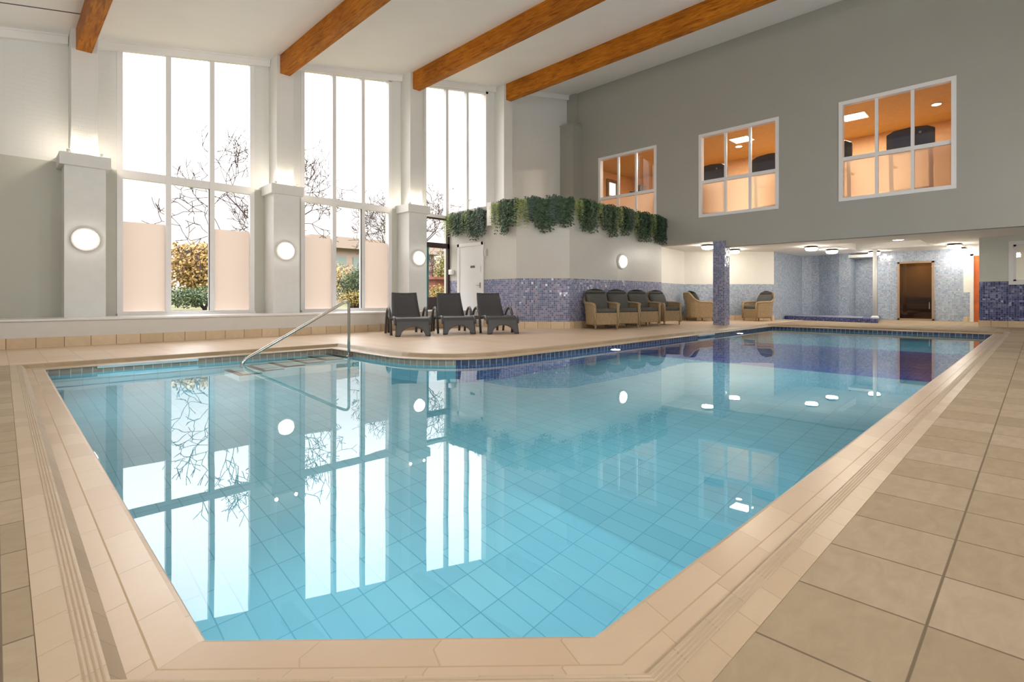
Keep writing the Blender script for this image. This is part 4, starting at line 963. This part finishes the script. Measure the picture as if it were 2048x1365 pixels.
CH = [((10.80, 7.56), -30, 'leftmost wicker armchair of the row against the mosaic wall'), ((11.72, 7.53), -30, 'second wicker armchair from the left in the row of four'),
      ((12.78, 7.53), -28, 'third wicker armchair from the left in the row of four'), ((14.00, 7.50), -18, 'rightmost wicker armchair of the row of four, squarest to view'),
      ((17.02, 7.82), 62, 'wicker armchair left of the blue pillar, facing right'), ((17.75, 6.75), -118, 'wicker armchair right of the blue pillar, facing left')]
for k, ((x, y), a, lab) in enumerate(CH):
    o = ch if k == 0 else copy_tree(ch)
    k_ = 0.970 if k < 4 else 1.0
    o.location = (x * k_, y * k_, 0); o.rotation_euler = (0, 0, math.radians(a)); o['label'] = lab

# potted plant behind the pillar
t = thing('potted_plant', 'dark spiky plant in a pot behind the blue mosaic pillar', 'plant', (17.62, 7.62, 0))
mb = MB(); mb.lathe([(0.13, 0), (0.19, 0.05), (0.21, 0.45), (0.23, 0.5), (0.20, 0.5), (0.19, 0.44)], 24); build('pot', mb, ['pot_dark'], parent=t, smooth=False)
mb = MB()
for k in range(34):
    a = random.uniform(0, 2 * PI); l = random.uniform(0.5, 0.85); el = random.uniform(0.75, 1.4); w = random.uniform(0.018, 0.03)
    d = Vector((math.cos(a) * math.cos(el), math.sin(a) * math.cos(el), math.sin(el))); s = Vector((-math.sin(a), math.cos(a), 0))
    p = Vector((0, 0, 0.45)); prev = None
    for i in range(6):
        f = i / 5; q = p + d * l * f - Vector((0, 0, 0.35 * f * f * math.cos(el))); ww = w * (1 - f) + 0.002
        cur = (q - s * ww, q + s * ww)
        if prev: mb.face([prev[0], prev[1], cur[1], cur[0]])
        prev = cur
build('foliage', mb, ['leaf_plant'], parent=t, fix=False)

# ------------------------------------------------------------------ hanging greenery along the block's edge
def bunch_mesh(name, mat, seed, leaf, length, droop):
    rnd = random.Random(seed); mb = MB()
    for k in range(46):
        x = rnd.uniform(-0.2, 0.2); y = -rnd.uniform(0.0, 0.13); l = length * rnd.uniform(0.35, 1.15); up = rnd.uniform(0.0, 0.06) if rnd.random() < .75 else rnd.uniform(0.06, 0.15)
        sway = rnd.uniform(-0.06, 0.06)
        n = 11
        for i in range(n):
            f = i / (n - 1)
            z = up * math.sin(min(1, f * 4) * PI / 2) - l * f ** 1.15; px = x + sway * f; py = y - 0.05 * math.sin(min(1, f * 3) * PI / 2)
            for sd in (-1, 1):
                a = rnd.uniform(-0.9, 0.9) + (0 if sd > 0 else PI); ll = leaf * rnd.uniform(0.7, 1.25); ww = ll * (0.42 if leaf > .03 else 0.7)
                d = Vector((math.cos(a), math.sin(a) * 0.6, -0.55 * rnd.uniform(0.2, 1.4))).normalized(); s = d.cross(Vector((rnd.uniform(-.4, .4), 1, rnd.uniform(-.4, .4)))).normalized()
                p = Vector((px, py, z))
                mb.face([p, p + d * ll * .5 + s * ww * .5, p + d * ll, p + d * ll * .5 - s * ww * .5])
    return mb.mesh(name, [mat], False, False, False)
KIND = {'dark': [bunch_mesh('hanging_fern', 'fern_leaf', s, 0.085, 0.60, 1) for s in (1, 2)], 'lime': [bunch_mesh('hanging_ivy', 'lime_leaf', s, 0.04, 0.60, 1) for s in (3, 4)], 'sage': [bunch_mesh('hanging_fern', 'sage_leaf', s, 0.07, 0.56, 1) for s in (5, 6)]}
ROOT_NAME = {'dark': 'hanging_fern', 'lime': 'hanging_ivy', 'sage': 'hanging_grass'}
LOOK = {'dark': 'dark green fern bunch', 'lime': 'lime speckled ivy bunch', 'sage': 'grey-green feathery bunch'}
def hang(pts, kinds, rot, place, ztop):
    cnt = {}
    for k, ((x, y), kd) in enumerate(zip(pts, kinds)):
        o = bpy.data.objects.new(ROOT_NAME[kd], KIND[kd][k % 2]); COL.objects.link(o)
        o.location = (x, y, ztop + random.uniform(-0.015, 0.03)); o.rotation_euler = (0, 0, rot); o.scale = (random.uniform(0.9, 1.1), 1, random.uniform(0.82, 1.15))
        c = cnt.get(kd, 0); cnt[kd] = c + 1
        tag(o, '%s, %s of its kind from the left, %s' % (LOOK[kd], ORD[c], place), 'hanging plant', 'hanging greenery ' + place)
lerp2 = lambda a, b, n, m0=0.5: [(a[0] + (b[0] - a[0]) * (i + m0) / n, a[1] + (b[1] - a[1]) * (i + m0) / n) for i in range(n)]
hang(lerp2((9.20, 11.86), (9.20, 10.26), 6), ['lime', 'dark', 'sage', 'lime', 'dark', 'sage'], -PI / 2, 'above the white door', 3.07)
hang(lerp2((9.20, 9.86), (9.20, 9.15), 3), ['lime', 'dark', 'dark'], -PI / 2, 'right of the white post', 3.16)
hang(lerp2((9.20, 9.13), (10.10, 8.17), 5), ['lime', 'sage', 'dark', 'sage', 'dark'], -PI / 4, 'on the angled face', 3.18)
hang(lerp2((10.14, 8.17), (14.55, 8.17), 15), ['lime', 'dark', 'dark', 'lime', 'dark', 'dark', 'lime', 'dark', 'sage', 'lime', 'dark', 'dark', 'lime', 'dark', 'dark'], 0, 'above the wicker armchairs', 3.19)

# ------------------------------------------------------------------ outside
ZO = 0.30
mb = MB(); mb.face([(-40, 12.15, ZO), (120, 12.15, ZO), (120, 140, ZO), (-40, 140, ZO)], 0); mb.face([(-40, 17.0, ZO + .01), (120, 17.0, ZO + .01), (120, 21, ZO + .01), (-40, 21, ZO + .01)], 1)
struct('ground_outside', mb, ['grass', 'tarmac'], weld=False)
def leafball(mb, c, r, n, size, rnd, mi=0):
    for _ in range(n):
        while True:
            q = Vector((rnd.uniform(-1, 1), rnd.uniform(-1, 1), rnd.uniform(-1, 1)))
            if 0.25 < q.length < 1: break
        p = Vector(c) + Vector((q.x * r[0], q.y * r[1], q.z * r[2]))
        a = Vector((rnd.uniform(-1, 1), rnd.uniform(-1, 1), rnd.uniform(-1, 1))).normalized() * size * rnd.uniform(.6, 1.3)
        b = a.cross(Vector((rnd.uniform(-1, 1), rnd.uniform(-1, 1), rnd.uniform(-1, 1)))).normalized() * size * 0.6
        mb.face([p, p + a * .5 + b * .5, p + a, p + a * .5 - b * .5], mi)
def bush(name, label, cat, x, y, w, h, mat, seed, n=1500, size=0.14, group=None):
    rnd = random.Random(seed)
    t = thing(name, label, cat, (x, y, ZO + .012), 0, group)
    mb = MB()
    for k in range(6): leafball(mb, (rnd.uniform(-.55, .55) * w, rnd.uniform(-.3, .3) * w, h * rnd.uniform(.42, .66)), (w * .55, w * .5, h * .34), n // 6, size, rnd)
    build('foliage', mb, [mat], parent=t, fix=False, weld=False)
    mb = MB()
    for k in range(5): mb.tube([(rnd.uniform(-.1, .1), rnd.uniform(-.1, .1), 0), (rnd.uniform(-.4, .4) * w, rnd.uniform(-.3, .3) * w, h * .7)], [0.05, 0.015], 6)
    build('stems', mb, ['bark'], parent=t)
def bare_tree(label, x, y, h, seed, lean=(0, 0), depth=6):
    rnd = random.Random(seed); t = thing('bare_tree', label, 'tree', (x, y, ZO + .002), 0, 'bare trees outside')
    trunk = MB(); br = MB()
    def grow(p, d, l, r, lev):
        pts = [p]; rr = [r]; q = p
        for i in range(3):
            d = (d + Vector((rnd.uniform(-.22, .22), rnd.uniform(-.22, .22), rnd.uniform(-.05, .16)))).normalized(); q = q + d * l / 3; pts.append(q); rr.append(max(0.012, r * (1 - .09 * (i + 1))))
        (trunk if lev == 0 else br).tube(pts, rr, 8 if lev < 2 else 5 if lev < 4 else 3, caps=False)
        if lev >= depth: return
        for k in range(3 if lev < 4 else 2):
            ang = rnd.uniform(0, 2 * PI); sp = rnd.uniform(.45, .95)
            side = d.orthogonal().normalized(); side.rotate(Matrix.Rotation(ang, 3, d))
            nd = (d * (1 - sp * .5) + side * sp + Vector((0, 0, 0.06))).normalized()
            grow(pts[rnd.choice([2, 3, 3])] if lev else pts[3], nd, l * (rnd.uniform(1.1, 1.35) if lev == 0 else rnd.uniform(.62, .84)), max(0.013, rr[-1] * .66), lev + 1)
    grow(Vector((0, 0, 0)), Vector((lean[0], lean[1], 1)).normalized(), h * 0.26, h * 0.020, 0)
    build('trunk', trunk, ['bark'], parent=t, smooth=True, weld=False, fix=False); build('branches', br, ['bark'], parent=t, weld=False, fix=False)
bare_tree('bare tree whose branches spread across the leftmost tall window', 7.76, 21.5, 6.0, 11, (-.22, -.05), 7)
bare_tree('bare tree leaning into the right panes of the middle tall window', 16.8, 25.5, 7.0, 5, (-.25, 0), 7)
bare_tree('small bare tree seen through the glazed door at right', 22.4, 30.2, 4.6, 23, (0.05, 0))
bush('autumn_shrub', 'tall golden shrub in the middle pane of the leftmost window', 'shrub', 7.45, 30.5, 1.95, 3.5, 'autumn_leaf', 1, 6000, 0.2)
bush('autumn_shrub', 'olive yellow shrub at the right of the leftmost window view', 'shrub', 10.6, 36.0, 1.7, 3.1, 'olive_leaf', 2, 4500, 0.2)
bush('hedge', 'dark green hedge below the golden shrub outside', 'hedge', 5.7, 22.4, 1.6, 0.95, 'hedge_leaf', 3, 2600, 0.1)
bush('low_shrub', 'low yellow-green shrub at the foot of the leftmost window', 'shrub', 5.2, 18.0, 0.55, 0.42, 'yellow_leaf', 4, 500, 0.06)
bush('hedge', 'round green bush in the middle pane of the middle window', 'bush', 10.8, 20.6, 1.25, 1.75, 'hedge_leaf', 5, 3600, 0.09)
bush('low_shrub', 'yellow hedge in front of the round green bush', 'hedge', 8.9, 16.6, 0.85, 0.75, 'yellow_leaf', 6, 2400, 0.06)
bush('autumn_shrub', 'orange shrub beside the pale building outside', 'shrub', 16.2, 33.5, 1.9, 3.3, 'autumn_leaf', 7, 2600)
bush('russet_tree', 'russet tree seen through the glazed door', 'tree', 26.5, 37.5, 1.9, 4.2, 'russet_leaf', 8, 3000)
bush('green_tree', 'bright green tree at the right of the glazed door view', 'tree', 20.6, 27.4, 0.9, 3.6, 'olive_leaf', 9, 2200)
bush('low_shrub', 'pale golden shrub low behind the glazed door', 'shrub', 12.6, 17.0, 0.7, 1.1, 'yellow_leaf', 10, 1300, 0.07)
mb = MB(); mb.box(14.0, 16.6, 19.0, 20.6, ZO, 1.6, 0); mb.prism([(13.8, 18.8), (16.8, 18.8), (16.8, 20.8), (13.8, 20.8)], 1.6, 1.7, 0)
tag(build('garden_shed', mb, ['shed_red']), 'low reddish outbuilding seen through the glazed door', 'building')
t = thing('office_building', 'pale flat-roofed building outside the middle tall window', 'building', (25.0, 47.0, ZO))
mb = MB(); mb.box(-5, 8, -2, 6, 0, 5.0); build('walls', mb, ['building_wall'], parent=t)
mb = MB(); mb.box(-5.6, 8.6, -2.7, 6.4, 5.0, 6.0); build('roof', mb, ['building_wall'], parent=t)
for k in range(4):
    mb = MB(); mb.box(-4.2 + 2.9 * k, -2.0 + 2.9 * k, -2.06, -1.98, 1.9, 4.3); build('window', mb, ['building_glass'], parent=t)

# ------------------------------------------------------------------ light
w = bpy.data.worlds.new('World'); scn.world = w; w.use_nodes = True; nt = w.node_tree; nt.nodes.clear()
out = nt.nodes.new('ShaderNodeOutputWorld'); bg = nt.nodes.new('ShaderNodeBackground')
tc = nt.nodes.new('ShaderNodeTexCoord'); sx = nt.nodes.new('ShaderNodeSeparateXYZ'); nt.links.new(tc.outputs['Generated'], sx.inputs[0])
rp = ramp(nt, [(0.0, (1.0, 0.86, 0.74, 1)), (0.1, (1.0, 0.93, 0.89, 1)), (0.4, (1.0, 0.96, 0.96, 1)), (1.0, (0.95, 0.98, 1.0, 1))]); nt.links.new(sx.outputs['Z'], rp.inputs['Fac'])
nt.links.new(rp.outputs['Color'], bg.inputs['Color'])
mr = nt.nodes.new('ShaderNodeMapRange'); mr.interpolation_type = 'SMOOTHSTEP'   # dusk sky: low haze dimmer than the bright cloud overhead
mr.inputs['From Min'].default_value = 0.13; mr.inputs['From Max'].default_value = 0.42; mr.inputs['To Min'].default_value = 1.5; mr.inputs['To Max'].default_value = 8.0
nt.links.new(sx.outputs['Z'], mr.inputs['Value']); nt.links.new(mr.outputs['Result'], bg.inputs['Strength'])
nt.links.new(bg.outputs[0], out.inputs['Surface'])
# light portals in the three tall window openings guide the sampling of daylight
for i, c in enumerate(WX):
    l = bpy.data.lights.new('daylight_portal', 'AREA'); l.shape = 'RECTANGLE'; l.size = 2.36; l.size_y = 6.6; l.cycles.is_portal = True
    o = bpy.data.objects.new('daylight_portal', l); COL.objects.link(o); o.location = (c, YW + 0.28, 0.44 + 3.3); o.rotation_euler = (-PI / 2, 0, 0)

# warm flood lamps and housings, added unseen on two walls to brighten the room
def fill(label, x, y, z, aim, watts, ry=0.0):
    t = thing('fill_lamp', label, 'flood lamp', (x, y, z), ry, 'flood lamps added on the near walls')
    mb = MB(); mb.box(-0.3, 0.3, -0.10, 0.06, -0.12, 0.0); build('housing', mb, ['uplight_body'], parent=t, bevel=0.01)
    dv = (Vector(aim) - Vector((x, y, z))).normalized() * 0.16
    area('fill_lamp_beam', (x + dv.x, y + dv.y, z + 0.04 + dv.z), aim, watts, (1.0, 0.98, 0.95), 0.6, 0.3)
for k, x in enumerate((0.5, 4.5, 8.5)):
    fill('flood lamp added on the right-hand wall, %s from the viewer' % ORD[k], x, Y0 + 0.1, 3.2, (x + 0.2, 5.0, 5.4), FILL)
fill('flood lamp added on the right-hand wall, farthest from the viewer', 12.6, Y0 + 0.1, 1.9, (18.6, 0.6, 1.4), 60)
for k, y in enumerate((1.0, 5.0)):
    fill('flood lamp added on the wall behind the viewer, %s from the right' % ORD[k], X0 + 0.1, y, 3.0, (2.0, y, 5.4), FILL * 0.6, -PI / 2)
# spill of the lit tray and gym
area('gym_fill_panel', (18.1, 3.85, 6.1), (18.1, 3.85, 0), 260, (1.0, 0.88, 0.70), 0.58, 0.58)
area('gym_fill_panel', (18.0, 7.1, 6.1), (18.0, 7.1, 0), 260, (1.0, 0.88, 0.70), 0.58, 0.58)
area('sauna_lamp', (22.9, 2.95, 2.1), (23.0, 2.95, 0), 26, (1.0, 0.9, 0.68), 0.3, 0.3)
area('back_room_lamp', (20.0, -0.6, 2.3), (20.0, -0.6, 0), 25, (1.0, 0.92, 0.8), 0.5, 0.5)

# ------------------------------------------------------------------ camera
cam = bpy.data.cameras.new('Camera'); co = bpy.data.objects.new('Camera', cam); COL.objects.link(co); scn.camera = co
cam.sensor_fit = 'HORIZONTAL'; cam.sensor_width = 36.0; cam.lens = 1044.0 / 2048 * 36
cam.shift_x = 0.0; cam.shift_y = -(682.5 - 597.0) / 2048
cam.clip_start = 0.02; cam.clip_end = 400
co.location = (0, 0, 0.75)
th = math.radians(45.27); fwd = Vector((math.cos(th), math.sin(th), 0))
co.rotation_euler = fwd.to_track_quat('-Z', 'Y').to_euler()

scn.view_settings.view_transform = 'Standard'; scn.view_settings.look = 'None'; scn.view_settings.exposure = 0.0; scn.view_settings.gamma = 1.0
scn.view_settings.use_curve_mapping = False
cy = scn.cycles
cy.use_denoising = True; cy.use_adaptive_sampling = True; cy.adaptive_threshold = 0.02; cy.max_bounces = 8; cy.diffuse_bounces = 4; cy.glossy_bounces = 4; cy.transmission_bounces = 6; cy.transparent_max_bounces = 12
cy.sample_clamp_indirect = 6.0; cy.caustics_reflective = False; cy.caustics_refractive = True
